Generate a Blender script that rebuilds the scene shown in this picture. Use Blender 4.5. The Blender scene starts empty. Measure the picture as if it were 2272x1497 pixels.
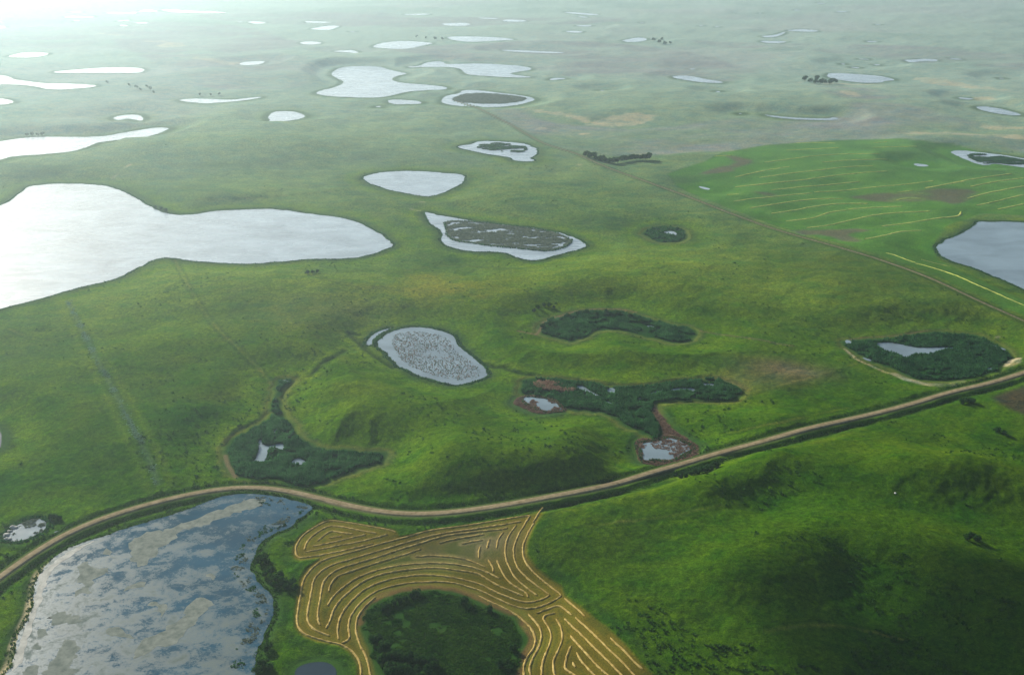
import bpy, math, random
import numpy as np
from mathutils import Vector
from mathutils.geometry import tessellate_polygon

random.seed(7)
RNG = np.random.default_rng(11)
S = bpy.context.scene
COL = S.collection

# ------------------------------------------------------------------ camera, world, sun, exposure
CAM_H, PITCH, FPX = 300.0, math.radians(22.1), 2210.0
cam_data = bpy.data.cameras.new('camera')
cam_data.sensor_width = 36.0
cam_data.lens = 36.0 * FPX / 2272.0
cam_data.clip_start = 1.0
cam_data.clip_end = 60000.0
cam = bpy.data.objects.new('camera', cam_data)
COL.objects.link(cam)
cam.location = (0, 0, CAM_H)
cam.rotation_euler = (math.radians(90) - PITCH, 0, 0)
S.camera = cam

SUN_EL, SUN_AZ = math.radians(21), math.radians(-39.5)      # azimuth measured clockwise from +Y (view direction)
world = bpy.data.worlds.new('World')
S.world = world
world.use_nodes = True
wn = world.node_tree
bg = wn.nodes['Background']
sky = wn.nodes.new('ShaderNodeTexSky')
sky.sky_type = 'NISHITA'
sky.sun_disc = False
sky.sun_elevation = SUN_EL
sky.sun_rotation = SUN_AZ
sky.altitude = 300
sky.air_density = 1.0
sky.dust_density = 1.4
sky.ozone_density = 1.5
wn.links.new(sky.outputs[0], bg.inputs[0])
bg.inputs[1].default_value = 0.078

sun_data = bpy.data.lights.new('sun', 'SUN')
sun_data.energy = 5.0
sun_data.angle = math.radians(0.5)
sun_data.color = (1.0, 0.95, 0.83)
sun = bpy.data.objects.new('sun', sun_data)
COL.objects.link(sun)
sdir = Vector((math.sin(SUN_AZ) * math.cos(SUN_EL), math.cos(SUN_AZ) * math.cos(SUN_EL), math.sin(SUN_EL)))
sun.rotation_euler = sdir.to_track_quat('Z', 'Y').to_euler()
sun.location = (-800, 800, 900)

S.view_settings.view_transform = 'Standard'
S.view_settings.look = 'None'
S.view_settings.exposure = 0.9
S.view_settings.gamma = 1.0
S.view_settings.use_curve_mapping = False
HAZE_DENSITY, HAZE_ANISO = 0.000094, 0.60

# ------------------------------------------------------------------ small helpers
def tag(o, label=None, cat=None, group=None, kind=None):
    if label: o['label'] = label
    if cat: o['category'] = cat
    if group: o['group'] = group
    if kind: o['kind'] = kind
    return o

def sm(x, a=0.0, b=1.0):
    t = np.clip((x - a) / (b - a), 0, 1)
    return t * t * (3 - 2 * t)

def hash2(ix, iy, seed):
    h = (ix.astype(np.int64) * 374761393 + iy.astype(np.int64) * 668265263 + seed * 1274126177) & 0xFFFFFFFF
    h = ((h ^ (h >> 13)) * 1274126177) & 0xFFFFFFFF
    return ((h ^ (h >> 16)) & 0xFFFF) / 65535.0

def vnoise(x, y, seed=0):
    ix, iy = np.floor(x), np.floor(y)
    fx, fy = x - ix, y - iy
    fx = fx * fx * fx * (fx * (fx * 6 - 15) + 10)
    fy = fy * fy * fy * (fy * (fy * 6 - 15) + 10)
    a = hash2(ix, iy, seed); b = hash2(ix + 1, iy, seed)
    c = hash2(ix, iy + 1, seed); d = hash2(ix + 1, iy + 1, seed)
    return (a * (1 - fx) + b * fx) * (1 - fy) + (c * (1 - fx) + d * fx) * fy

def fbm(x, y, wl, octv=3, seed=0):
    x = np.asarray(x, float) / wl; y = np.asarray(y, float) / wl
    s, amp, tot = 0, 1.0, 0
    for k in range(octv):
        c, sn = math.cos(0.6 + k), math.sin(0.6 + k)
        s = s + amp * (vnoise(x * c - y * sn + 17.3 * k, x * sn + y * c + 9.1 * k, seed + k) - 0.5)
        tot += amp
        amp *= 0.5; x = x * 2.03; y = y * 2.03
    return s / tot * 2          # about -1..1

def ray(u, v):
    x = (np.asarray(u, float) - 1136.0) / FPX
    y = (748.5 - np.asarray(v, float)) / FPX
    return x, math.cos(PITCH) + y * math.sin(PITCH), -math.sin(PITCH) + y * math.cos(PITCH)

def flat(pts, z=0.0):
    """places read off the survey photograph -> ground coordinates on the level z"""
    p = np.asarray(pts, float).reshape(-1, 2)
    dx, dy, dz = ray(p[:, 0], p[:, 1])
    dz = np.minimum(dz, -0.045)
    t = (CAM_H - np.asarray(z)) / -dz
    return np.stack([dx * t, dy * t], 1)

def Z(ox, oy, s, flatlist):
    p = np.asarray(flatlist, float).reshape(-1, 2)
    return np.stack([p[:, 0] / s + ox, p[:, 1] / s + oy], 1)

def chaikin(p, n=2, closed=True):
    p = np.asarray(p, float)
    for _ in range(n):
        if closed:
            q = np.roll(p, -1, 0)
            p = np.stack([p * .75 + q * .25, p * .25 + q * .75], 1).reshape(-1, 2)
        else:
            a, b = p[:-1], p[1:]
            m = np.stack([a * .75 + b * .25, a * .25 + b * .75], 1).reshape(-1, 2)
            p = np.concatenate([p[:1], m, p[-1:]])
    return p

def resample(p, step):
    p = np.asarray(p, float)
    seg = np.hypot(*(p[1:] - p[:-1]).T)
    s = np.concatenate([[0], np.cumsum(seg)])
    n = max(2, int(s[-1] / step) + 1)
    t = np.linspace(0, s[-1], n)
    return np.stack([np.interp(t, s, p[:, 0]), np.interp(t, s, p[:, 1])], 1)

def natural(p, amp=0.8, wl=9.0, seed=3):
    """refine an outline to ~3 m steps and give it an uneven edge"""
    q = resample(np.concatenate([p, p[:1]]), max(2.0, np.hypot(*(p.max(0) - p.min(0))) / 160))[:-1]
    D = np.hypot(q[:, 0], q[:, 1])
    nx = fbm(q[:, 0], q[:, 1], wl, 2, seed); ny = fbm(q[:, 0], q[:, 1], wl, 2, seed + 5)
    mx_ = fbm(q[:, 0], q[:, 1], wl * 0.35, 2, seed + 8); my_ = fbm(q[:, 0], q[:, 1], wl * 0.35, 2, seed + 12)
    return q + np.stack([nx, ny], 1) * amp + np.stack([mx_, my_], 1) * amp * 0.55

def inside(poly, x, y):
    r = np.zeros(x.shape, bool)
    px, py = poly[:, 0], poly[:, 1]
    qx, qy = np.roll(px, -1), np.roll(py, -1)
    for a, b, c, d in zip(px, py, qx, qy):
        if b == d: continue
        m = ((b > y) != (d > y))
        if m.any():
            r ^= m & (x < (c - a) * (y - b) / (d - b) + a)
    return r

def segdist(P, x, y, closed):
    """distance to a polyline, and arc length fraction index"""
    Q = np.roll(P, -1, 0) if closed else P[1:]
    A = P if closed else P[:-1]
    best = np.full(x.shape, 1e18); idx = np.zeros(x.shape)
    for k, (a, b) in enumerate(zip(A, Q)):
        d = b - a; L = d @ d
        if L < 1e-9: continue
        t = np.clip(((x - a[0]) * d[0] + (y - a[1]) * d[1]) / L, 0, 1)
        dd = (x - a[0] - t * d[0]) ** 2 + (y - a[1] - t * d[1]) ** 2
        m = dd < best
        best = np.where(m, dd, best); idx = np.where(m, k + t, idx)
    return np.sqrt(best), idx

def sdf(poly, x, y, margin, out=None):
    """signed distance (negative inside), 1e6 beyond margin"""
    if out is None: out = np.full(x.shape, 1e6)
    lo, hi = poly.min(0) - margin, poly.max(0) + margin
    m = (x > lo[0]) & (x < hi[0]) & (y > lo[1]) & (y < hi[1])
    if not m.any(): return out
    xs, ys = x[m], y[m]
    d, _ = segdist(poly, xs, ys, True)
    d = np.where(inside(poly, xs, ys), -d, d)
    out[m] = np.minimum(out[m], d)
    return out

def linedist(P, x, y, margin):
    out = np.full(x.shape, 1e6); idx = np.zeros(x.shape)
    lo, hi = P.min(0) - margin, P.max(0) + margin
    m = (x > lo[0]) & (x < hi[0]) & (y > lo[1]) & (y < hi[1])
    if m.any():
        out[m], idx[m] = segdist(P, x[m], y[m], False)
    return out, idx

# ------------------------------------------------------------------ survey data (outlines as seen from the air)
A = lambda *p: Z(0, 0, 2.99, p)
C1 = lambda *p: Z(0, 0, 5.979, p)
C2 = lambda *p: Z(380, 0, 5.979, p)
B = lambda *p: Z(700, 0, 2.99, p)
Dd = lambda *p: Z(1400, 0, 2.605, p)
M = lambda *p: Z(760, 360, 2.7725, p)
E = lambda *p: Z(1500, 400, 2.943, p)
L8 = lambda *p: Z(0, 800, 2.994, p)
K = lambda *p: Z(480, 700, 2.994, p)
T = lambda *p: Z(1100, 780, 3.565, p)
W = lambda *p: Z(0, 1060, 3.246, p)
G = lambda *p: Z(560, 1097, 3.743, p)
H_ = lambda *p: Z(1060, 1097, 3.743, p)
X = lambda *p: np.asarray(p, float).reshape(-1, 2)

# (outline, material, label)
PONDS = [
 (X(-60,484, 0,456, 20,448, 40,434, 59,414, 100,409, 158,407, 205,410, 235,412, 262,421, 285,431, 309,444, 330,458, 350,467, 376,475, 400,477.5, 430,476.5, 460,471, 490,467.5, 520,466, 560,464.5, 600,464, 640,467, 665,472, 700,476, 740,481, 775,487, 805,498, 835,514, 855,528, 868,539, 871,546, 850,556, 820,566, 780,573, 740,575, 700,574, 660,577, 620,581, 570,585, 520,585, 470,582, 425,579, 390,573, 366,571, 345,575, 317,588, 300,597, 277,610, 240,623, 210,630, 158,642, 110,657, 60,670, 0,686, -80,706, -300,750, -520,700, -420,560, -200,500), 'water', 'largest lake, pale and narrow-waisted, running out of the picture at its west end'),
 (M(110,95, 200,70, 280,58, 410,55, 540,58, 640,68, 720,75, 755,90, 740,120, 700,150, 640,180, 560,208, 520,212, 440,200, 350,185, 250,160, 160,130), 'water', 'smooth shield-shaped pond with pointed lower end'),
 (M(500,303, 560,320, 640,335, 760,355, 900,375, 1050,392, 1200,408, 1300,425, 1400,455, 1470,485, 1505,508, 1470,530, 1400,550, 1300,575, 1190,605, 1120,600, 1060,580, 1010,560, 930,550, 800,548, 700,535, 620,505, 605,460, 620,430, 560,390, 530,350), 'water', 'comma-shaped pond filled with emergent reeds inside a ring of open water'),
 (M(1970,430, 2020,422, 2055,432, 2060,455, 2040,445, 1990,440), 'water', 'tiny bright pool in a round patch of dark reeds'),
 (K(1100,140, 1180,100, 1260,80, 1350,78, 1450,92, 1540,115, 1590,150, 1620,200, 1660,250, 1740,310, 1790,360, 1800,400, 1750,425, 1680,450, 1610,465, 1530,450, 1430,425, 1330,395, 1230,350, 1170,300, 1150,260, 1100,230, 1060,190), 'water', 'kidney-shaped pond speckled all over with small reed tufts'),
 (X(811,768, 817,752, 830,740, 850,731, 873,727, 850,736, 836,745, 824,756, 828,764), 'water', 'thin sliver of water beside the speckled kidney-shaped pond'),
 (X(1377,702, 1385,700, 1389,703, 1381,705), 'water', None), (X(1432,722, 1446,722, 1452,727, 1440,727), 'water', None),
 (T(630,270, 700,270, 740,310, 800,340, 870,365, 800,355, 700,315, 640,295), 'water', None),
 (T(870,310, 900,285, 945,290, 950,330, 900,330), 'water', None),
 (T(850,385, 900,400, 940,415, 900,412, 855,405), 'water', None),
 (T(1210,335, 1260,315, 1330,305, 1330,318, 1270,328, 1220,348), 'water', None),
 (T(1370,305, 1420,290, 1520,290, 1560,285, 1600,320, 1540,314, 1480,308, 1400,318), 'water', None),
 (T(1620,245, 1680,255, 1730,250, 1720,280, 1680,275, 1640,265), 'water', None),
 (T(1790,305, 1830,310, 1820,330, 1790,325), 'water', None),
 (T(1210,285, 1265,285, 1260,300, 1230,298), 'water', None),
 (T(480,238, 515,238, 510,250), 'water', None), (T(1100,370, 1150,365, 1160,377), 'water', None),
 (T(220,355, 300,360, 400,375, 470,395, 510,440, 540,470, 480,455, 400,475, 330,450, 260,415, 220,390), 'water', 'grey pool on a brown mud flat at the west tip of the Y-shaped marsh'),
 (T(1130,730, 1200,720, 1290,710, 1370,680, 1440,700, 1540,750, 1545,780, 1480,800, 1440,840, 1370,860, 1280,850, 1240,850, 1200,865, 1160,850, 1170,790, 1130,755), 'water', 'shallow blue-grey pool ringed by rust-brown sedge just above the gravel road'),
 (E(1310,1070, 1340,1063, 1420,1060, 1480,1075, 1560,1092, 1650,1095, 1750,1088, 1860,1095, 1800,1102, 1720,1110, 1690,1135, 1600,1135, 1540,1145, 1490,1160, 1460,1140, 1400,1120, 1350,1105), 'water', 'smooth grey pool in the dark oval cattail marsh near the road'),
 (E(2000,1050, 2060,1075, 2160,1105, 2150,1112, 2080,1090, 2020,1065), 'water', None),
 (E(1100,1040, 1140,1045, 1145,1070, 1110,1070), 'water', None), (E(2020,1225, 2100,1225, 2040,1240), 'water', None),
 (E(1200,1150, 1290,1175, 1250,1182), 'water', None),
 (np.concatenate([E(1970,270, 2050,272, 2150,270, 2272,278), X(2400,503, 2560,560, 2500,660, 2380,672), E(2272,715, 2200,680, 2100,640, 2000,595, 1900,560, 1800,530, 1730,490, 1700,445, 1740,400, 1800,375, 1880,345, 1940,310)]), 'water', 'blue-grey lake beyond the striped hay field, cut by the picture edge'),
 (np.concatenate([W(270,690, 300,650, 380,590, 480,520, 620,455, 780,400, 950,355, 1100,305, 1240,265, 1380,220, 1480,175, 1560,140, 1650,118, 1780,108, 1900,115, 2000,135, 2100,160, 2180,190, 2255,225, 2200,265, 2130,320, 2060,365, 1980,400, 1940,430, 1880,480, 1850,540, 1820,600, 1820,680, 1870,760, 1940,840, 1975,920, 1970,1000, 1930,1100, 1880,1200, 1850,1280, 1830,1400), X(555,1560, 520,1640, 300,1720, 60,1700, -60,1600), W(30,1418, 80,1330, 110,1200, 160,1080, 210,980, 240,860, 250,760)]), 'algae_water', 'large blue pond mottled with algae mats in the bend of the gravel road'),
 (L8(180,1060, 260,1048, 310,1070, 305,1110, 260,1150, 200,1175, 140,1195, 60,1200, 20,1170, 60,1140, 100,1100, 140,1080), 'water', 'small pond with crusted white west bank above the gravel road'),
 (L8(345,1140, 400,1128, 380,1142), 'water', None),
 (X(-60,940, -10,948, 3,956, 4,985, -5,1000, -60,1010), 'dark_water', None),
 (K(300,815, 305,860, 360,865, 410,850, 450,855, 445,890, 430,895, 390,870, 340,900, 330,970, 270,970, 210,978, 260,960, 275,900, 285,870, 280,830), 'water', 'forked pale pool in the dark cattail marsh beside the road bend'),
 (K(480,980, 545,940, 600,970, 580,990, 520,990), 'water', None), (K(710,970, 735,962, 750,970, 720,980), 'water', None),
 (K(415,430, 430,424, 500,435, 480,447), 'water', None), (K(375,780, 405,745, 410,750, 380,787), 'water', None),
 (G(520,1390, 600,1385, 680,1420, 710,1460, 700,1500, 690,1560, 500,1600, 340,1540, 350,1450, 420,1410), 'dark_water', 'small dark pond at the foot of the striped field'),
 # far ponds
 (np.concatenate([X(-120,330, -40,318), A(0,940, 120,920, 220,910, 400,908, 560,910, 700,905, 800,885, 920,865, 1030,848, 1130,850, 1090,870, 1030,895, 940,915, 830,925, 680,940, 600,965, 560,985, 480,1005, 330,1022, 100,1035, 50,1045, 0,1065), X(-80,372)]), 'water', 'long tapering lake north of the largest lake'),
 (A(740,785, 800,765, 920,760, 950,785, 945,805, 900,795, 850,785, 790,800), 'water', 'small hook-shaped pond'),
 (A(1170,665, 1280,655, 1400,658, 1530,665, 1620,655, 1730,642, 1735,650, 1640,665, 1540,675, 1450,682, 1370,688, 1260,680), 'water', 'narrow winding sliver of water with a tail'),
 (A(1775,780, 1810,745, 1870,738, 1960,742, 2030,768, 2000,790, 1900,805, 1780,808, 1790,795), 'water', 'lone fish-shaped pond on open pasture'),
 (np.concatenate([X(-60,160), A(0,500, 60,510, 90,530, 180,540, 300,555, 420,555, 560,560, 650,568, 620,580, 500,590, 370,597, 300,590, 240,575, 150,563, 0,560), X(-60,190)]), 'water', 'long thin lake reaching in from the west edge'),
 (np.concatenate([X(-30,218), A(0,655, 60,662, 90,678, 60,690, 0,697), X(-30,235)]), 'water', None),
 (A(340,478, 450,468, 560,458, 700,448, 900,448, 960,460, 950,478, 900,486, 700,485, 560,484, 380,486), 'water', 'long cigar-shaped pond'),
 (A(50,375, 120,355, 200,348, 320,352, 320,362, 260,378, 180,384, 80,382), 'water', None),
 (A(1585,420, 1640,410, 1755,405, 1755,415, 1720,430, 1650,434, 1590,432), 'water', None),
 (C1(0,90, 150,80, 300,68, 500,66, 650,78, 640,92, 500,94, 300,88, 100,92, 0,100), 'water', None),
 (C1(900,160, 1040,156, 1110,166, 1000,169), 'water', None), (C1(835,228, 920,218, 1100,218, 1250,225, 1240,234, 1100,240, 900,240), 'water', None),
 (C1(970,276, 1060,275, 1070,284, 990,287), 'water', None),
 (C1(1370,175, 1500,165, 1800,162, 1820,170, 1780,192, 1500,188), 'water', None), (C1(1840,155, 1900,132, 2000,126, 2090,150, 2080,162, 1860,160), 'water', None),
 (A(1065,65, 1150,64, 1300,74, 1500,82, 1500,90, 1300,90, 1150,85, 1080,72), 'water', 'long white strip of water near the horizon haze'),
 (C1(1540,285, 1640,270, 1725,270, 1700,280, 1560,289), 'water', None), (C1(1780,305, 1870,300, 1965,305, 1960,313, 1830,316), 'water', None),
 (C1(1580,340, 1630,333, 1700,345, 1690,352, 1610,351), 'water', None), (C1(-60,285, 75,292, -60,300), 'water', None), (C1(-60,350, 50,350, 90,370, -60,376), 'water', None),
 (C2(1000,295, 1060,284, 1180,290, 1280,310, 1180,320, 1080,318), 'water', None), (C2(865,290, 945,291, 945,300, 890,300), 'water', None),
 (C2(1770,290, 1800,284, 2000,290, 2130,298, 2120,306, 1900,308, 1780,300), 'water', None), (C2(1815,390, 1950,365, 2080,343, 2260,348, 2180,372, 2110,405, 1950,400), 'water', None),
 (C2(1690,568, 1780,555, 1900,552, 2010,572, 1960,590, 1850,597, 1750,590), 'water', None),
 (B(100,342, 200,336, 240,332, 285,345, 280,358, 240,352, 180,347), 'water', None),
 (B(95,490, 160,450, 250,440, 420,440, 480,462, 560,480, 620,490, 560,500, 500,522, 530,545, 620,555, 760,565, 880,580, 865,597, 760,598, 640,605, 560,620, 500,638, 400,650, 260,648, 100,640, 0,625, 20,605, 100,590, 180,560, 190,540, 140,520), 'water', 'broad bell-shaped lake with a long pointed east arm'),
 (B(600,445, 700,438, 720,420, 790,408, 850,412, 860,428, 960,425, 1100,422, 1250,430, 1380,440, 1440,455, 1420,468, 1340,478, 1280,490, 1350,503, 1460,513, 1350,517, 1150,508, 1000,495, 985,480, 970,460, 900,445, 700,447, 620,450), 'water', 'irregular lake with a thin curling west arm'),
 (B(365,315, 420,290, 500,278, 600,273, 720,280, 790,290, 730,300, 650,320, 560,328, 460,322), 'water', None),
 (B(865,248, 950,242, 1100,245, 1250,252, 1340,265, 1200,272, 1050,280, 950,275, 890,262), 'water', None),
 (B(835,660, 870,635, 960,620, 970,600, 1040,598, 1130,605, 1240,620, 1360,632, 1440,650, 1460,665, 1400,685, 1300,705, 1150,714, 980,708, 840,690), 'water', 'ring of bright water round a flat green island'),
 (B(475,670, 520,660, 600,665, 680,672, 715,688, 650,692, 600,692, 540,695, 490,685), 'water', None), (B(390,710, 435,703, 430,713), 'water', None),
 (B(1550,525, 1600,517, 1655,520, 1655,527, 1600,530, 1560,535), 'water', None), (B(1880,598, 1925,600, 1900,606), 'water', None),
 (B(940,970, 1030,960, 1070,940, 1150,935, 1300,945, 1400,955, 1450,980, 1475,985, 1460,1030, 1420,1050, 1460,1065, 1400,1075, 1320,1065, 1290,1045, 1150,1025, 1050,1005, 960,985), 'water', 'streaky silver marsh pond choked with reeds, close under the dirt track'),
 (B(820,160, 900,155, 1000,153, 1040,165, 980,175, 880,172), 'water', None), (B(1070,118, 1200,122, 1220,128, 1100,125), 'water', None),
 (B(1235,135, 1300,130, 1410,138, 1380,147, 1250,145), 'water', None), (B(580,97, 700,92, 775,95, 720,101, 600,101), 'water', None),
 (B(1650,208, 1720,205, 1780,212, 1760,220, 1690,218), 'water', None), (B(1720,168, 1840,168, 1820,178, 1740,176), 'water', None),
 (B(1655,80, 1780,88, 1890,98, 1860,105, 1760,98, 1650,86), 'water', None), (B(1730,108, 1820,115, 1780,121), 'water', None),
 (B(2030,272, 2080,258, 2160,248, 2210,262, 2170,278, 2080,282, 2050,277), 'water', None), (B(2215,253, 2250,257, 2230,263), 'water', None),
 (B(1225,332, 1350,335, 1500,342, 1670,350, 1600,355, 1400,350, 1250,340), 'water', None), (B(215,209, 270,212, 250,217), 'water', None),
 (Dd(1060,17, 1130,19, 1100,25), 'water', None), (Dd(935,57, 990,59, 960,64), 'water', None), (Dd(1175,65, 1270,69, 1200,74), 'water', None),
 (Dd(890,178, 950,171, 1020,171, 1100,182, 1040,186, 960,183), 'water', None), (Dd(745,210, 830,205, 870,190, 895,184, 880,200, 830,217, 780,219), 'water', None),
 (Dd(735,238, 820,238, 915,242, 860,251, 780,251), 'water', None), (Dd(1350,237, 1440,241, 1380,247), 'water', None),
 (Dd(1575,348, 1640,345, 1700,340, 1780,345, 1760,358, 1700,354, 1620,363, 1590,356), 'water', None), (Dd(1820,334, 1930,345, 1880,348), 'water', None),
 (Dd(1125,440, 1150,422, 1240,425, 1340,432, 1450,440, 1540,465, 1470,468, 1450,480, 1330,480, 1250,470, 1170,458), 'water', 'grey wedge-shaped pond beside a dark clump of trees'),
 (Dd(230,448, 260,438, 350,440, 400,453, 540,475, 520,482, 400,477, 300,462), 'water', None), (Dd(330,396, 380,399, 350,405), 'water', None), (Dd(485,528, 520,530, 510,543), 'water', None),
 (Dd(755,662, 850,672, 950,682, 1060,684, 1150,688, 1165,678, 1200,682, 1190,694, 1080,696, 950,692, 830,680), 'water', 'thin crescent of water along a green hollow'),
 (Dd(1985,618, 2060,615, 2150,632, 2260,662, 2240,670, 2130,660, 2030,640), 'water', None), (Dd(1880,563, 1950,568, 1990,573, 1930,579), 'water', None),
 (np.concatenate([Dd(1840,875, 1900,868, 2000,880, 2100,890, 2200,905, 2268,918), X(2400,362, 2400,382), Dd(2268,970, 2200,960, 2100,945, 2040,960, 1960,935, 1880,900)]), 'water', 'streaky reed-choked pond at the far edge of the striped hay field'),
 (Dd(1620,945, 1700,950, 1730,962, 1660,964), 'water', None), (Dd(1255,387, 1330,391, 1300,397), 'water', None), (Dd(1395,371, 1450,376, 1420,381), 'water', None),
 (Dd(1210,367, 1245,371, 1225,376), 'water', None), (Dd(1300,339, 1395,344, 1350,347), 'water', None), (Dd(480,152, 520,156, 495,160), 'water', None),
 (Dd(1400,141, 1450,144, 1430,148), 'water', None), (Dd(2120,450, 2165,455, 2140,459), 'water', None), (Dd(385,1075, 460,1090, 450,1100, 400,1088), 'water', None),
 (Dd(620,655, 645,657, 630,662), 'water', None), (Dd(390,146, 425,149, 400,153), 'water', None), (Dd(45,131, 80,133, 60,138), 'water', None), (Dd(735,76, 760,78, 745,82), 'water', None),
]
ISLANDS = [B(900,655, 960,630, 1040,618, 1150,620, 1290,632, 1400,648, 1410,660, 1350,678, 1240,690, 1100,690, 980,682, 920,670)]
# dark wet marshes: outline, label, kind of sedge
MARSHES = [
 (M(1200,1020, 1240,985, 1330,950, 1430,920, 1530,912, 1640,912, 1740,925, 1850,950, 1950,985, 2080,1010, 2160,1025, 2170,1060, 2120,1100, 2050,1115, 1980,1095, 1850,1060, 1740,1035, 1640,1025, 1560,1030, 1510,1060, 1470,1090, 1400,1100, 1330,1080, 1260,1060, 1210,1050), 'dark crescent of bulrushes in a hollow between low hills'),
 (T(210,240, 260,210, 400,205, 550,220, 700,245, 870,265, 1000,275, 1150,275, 1280,260, 1400,240, 1520,225, 1640,215, 1760,215, 1850,240, 1920,290, 1930,330, 1880,365, 1780,380, 1650,375, 1500,372, 1380,380, 1280,395, 1230,410, 1245,470, 1290,560, 1340,620, 1360,660, 1300,700, 1240,690, 1200,640, 1100,620, 1040,590, 970,540, 900,490, 800,470, 700,470, 600,470, 520,430, 470,390, 400,360, 280,340, 220,330, 200,290), 'blue-green cattails filling the Y-shaped marsh with small open pools'),
 (E(1090,1040, 1250,1040, 1400,1030, 1550,1010, 1650,995, 1800,1000, 1940,1010, 2050,1050, 2150,1100, 2175,1150, 2150,1200, 2100,1235, 1990,1275, 1900,1295, 1750,1310, 1600,1300, 1470,1260, 1350,1210, 1250,1170, 1150,1120, 1100,1085), 'dark oval cattail bed around the smooth grey pool'),
 (K(490,415, 500,440, 470,455, 440,490, 410,560, 412,620, 450,680, 500,740, 520,790, 600,850, 720,890, 850,900, 950,905, 1100,915, 1130,930, 1100,970, 1000,1000, 880,1050, 750,1090, 700,1120, 560,1140, 440,1100, 250,1090, 140,1075, 80,1000, 60,930, 70,880, 150,800, 250,750, 330,720, 370,660, 365,580, 390,500, 410,440, 430,415), 'dark cattail bed with a narrow neck beside the road bend'),
 (M(1860,420, 1900,400, 2000,395, 2090,410, 2120,450, 2090,490, 1990,495, 1900,480, 1855,450), 'round patch of dark reeds on open pasture'),
 (np.concatenate([G(920,1100, 960,970, 1060,870, 1250,805, 1500,792, 1700,820, 1900,900, 2080,1000), H_(330,1040, 400,1130, 420,1200, 370,1290, 325,1400, 315,1520), X(1100,1600, 900,1600), G(1060,1500, 1010,1350, 950,1240)]), 'dark round sedge meadow enclosed by the striped field'),
]
MUDS = [
 X(1140,893, 1150,882, 1160,876, 1185,877, 1215,881, 1238,887, 1252,903, 1260,912, 1235,914, 1205,918, 1180,915, 1160,904, 1145,898),
 X(1408,982, 1425,970, 1448,976, 1476,966, 1455,925, 1446,900, 1458,908, 1482,942, 1505,962, 1530,974, 1548,992, 1552,1010, 1520,1024, 1490,1032, 1455,1034, 1422,1028, 1412,1002),
]
FALLOW = [
 X(240,80, 262,97, 368,160, 415,174, 445,200, 602,200, 686,190, 719,147, 670,133, 620,127, 640,110, 700,95, 640,90, 560,60, 400,45, 200,50, 190,66),
 X(820,112, 960,100, 1150,92, 1380,98, 1500,110, 1600,135, 1700,160, 1640,182, 1500,165, 1350,165, 1230,168, 1190,150, 1100,138, 980,132, 860,120),
 X(1060,240, 1150,245, 1200,268, 1340,277, 1420,285, 1600,266, 1700,264, 1850,270, 1950,262, 2010,290, 2080,300, 2040,312, 1800,316, 1700,326, 1600,338, 1500,348, 1450,345, 1350,345, 1260,330, 1180,300, 1110,268),
 X(1860,245, 1980,238, 2100,258, 2180,280, 2120,290, 1950,285),
 X(1790,202, 1900,198, 1980,215, 2000,232, 1900,235, 1780,215),
 X(1490,88, 1760,96, 2000,100, 2272,120, 2400,130, 2400,180, 2272,165, 2080,142, 1860,118, 1600,105),
 X(380,30, 760,28, 1100,40, 1380,36, 1380,50, 1000,60, 760,58, 560,50),
 X(1600,345, 1645,352, 1672,364, 1640,380, 1575,392, 1540,386, 1640,368, 1610,355),
 X(1760,508, 1840,508, 1900,503, 1935,508, 1880,515, 1915,540, 1870,535, 1830,520, 1780,520),
 X(1880,432, 1990,428, 2060,422, 2180,420, 2140,445, 2110,455, 2080,440, 2000,448, 1900,440),
 X(2100,296, 2200,300, 2330,318, 2330,345, 2240,330, 2180,312, 2110,304),
 X(1660,425, 1710,428, 1740,432, 1700,435),
 X(2215,872, 2290,850, 2400,860, 2400,930, 2290,925, 2240,905, 2205,885),
 X(1820,262, 1880,255, 1930,262, 1900,272), X(-60,60, 150,60, 250,95, 120,110, -60,100),
]
TAN = [
 X(1290,275, 1320,263, 1380,253, 1430,255, 1478,257, 1420,272, 1370,278),
 X(1140,241, 1200,247, 1260,252, 1320,262, 1300,272, 1240,258, 1180,250),
 X(335,103, 365,92, 405,93, 420,100, 370,106), X(190,73, 230,74, 275,75, 280,79, 225,77), X(300,89, 370,88, 385,93, 330,91),
 X(395,130, 430,129, 500,136, 560,138, 520,143, 460,140), X(420,96, 460,101, 465,104, 430,101), X(1950,300, 2060,297, 2200,297, 2300,302, 2160,306),
 X(2015,170, 2070,172, 2160,190, 2250,206, 2300,210, 2200,206, 2120,195, 2030,180), X(1840,217, 1900,220, 1925,232, 1880,230),
 X(2150,272, 2200,280, 2300,285, 2290,292, 2180,286), X(2200,303, 2280,298, 2330,305, 2300,312, 2230,310), X(1750,186, 1810,190, 1800,193),
 X(1790,188, 1960,183, 1985,190, 1900,196), X(2150,212, 2200,214, 2230,222, 2170,222), X(1168,281, 1200,280, 1240,279, 1200,286),
 X(1275,292, 1300,288, 1315,292, 1290,294), X(245,394, 275,382, 293,367, 297,372, 272,389, 250,398), X(1232,362, 1290,360, 1292,363, 1240,364),
 X(1000,437, 1018,432, 1012,436, 995,440), X(925,445, 945,443, 950,447, 930,449), X(905,458, 940,463, 948,467, 915,465), X(355,220, 385,222, 372,227),
 X(2260,792, 2275,800, 2240,812, 2232,805), X(2205,742, 2222,742, 2215,746), X(930,66, 950,68, 940,72), X(1180,88, 1205,90, 1190,92), X(975,130, 1010,131, 985,134),
]
SANDLINES = [(X(1874,775, 1900,797, 1935,812, 1960,823, 1985,832), 2.0), (X(1985,830, 2010,841, 2050,851, 2085,854, 2115,852, 2135,845), 5.0), (X(2231,812, 2245,800, 2262,795), 4.0),
             (W(30,1418, 80,1330, 110,1200, 160,1080, 210,980, 240,860, 250,760, 290,670, 380,590), 6.0)]
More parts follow.
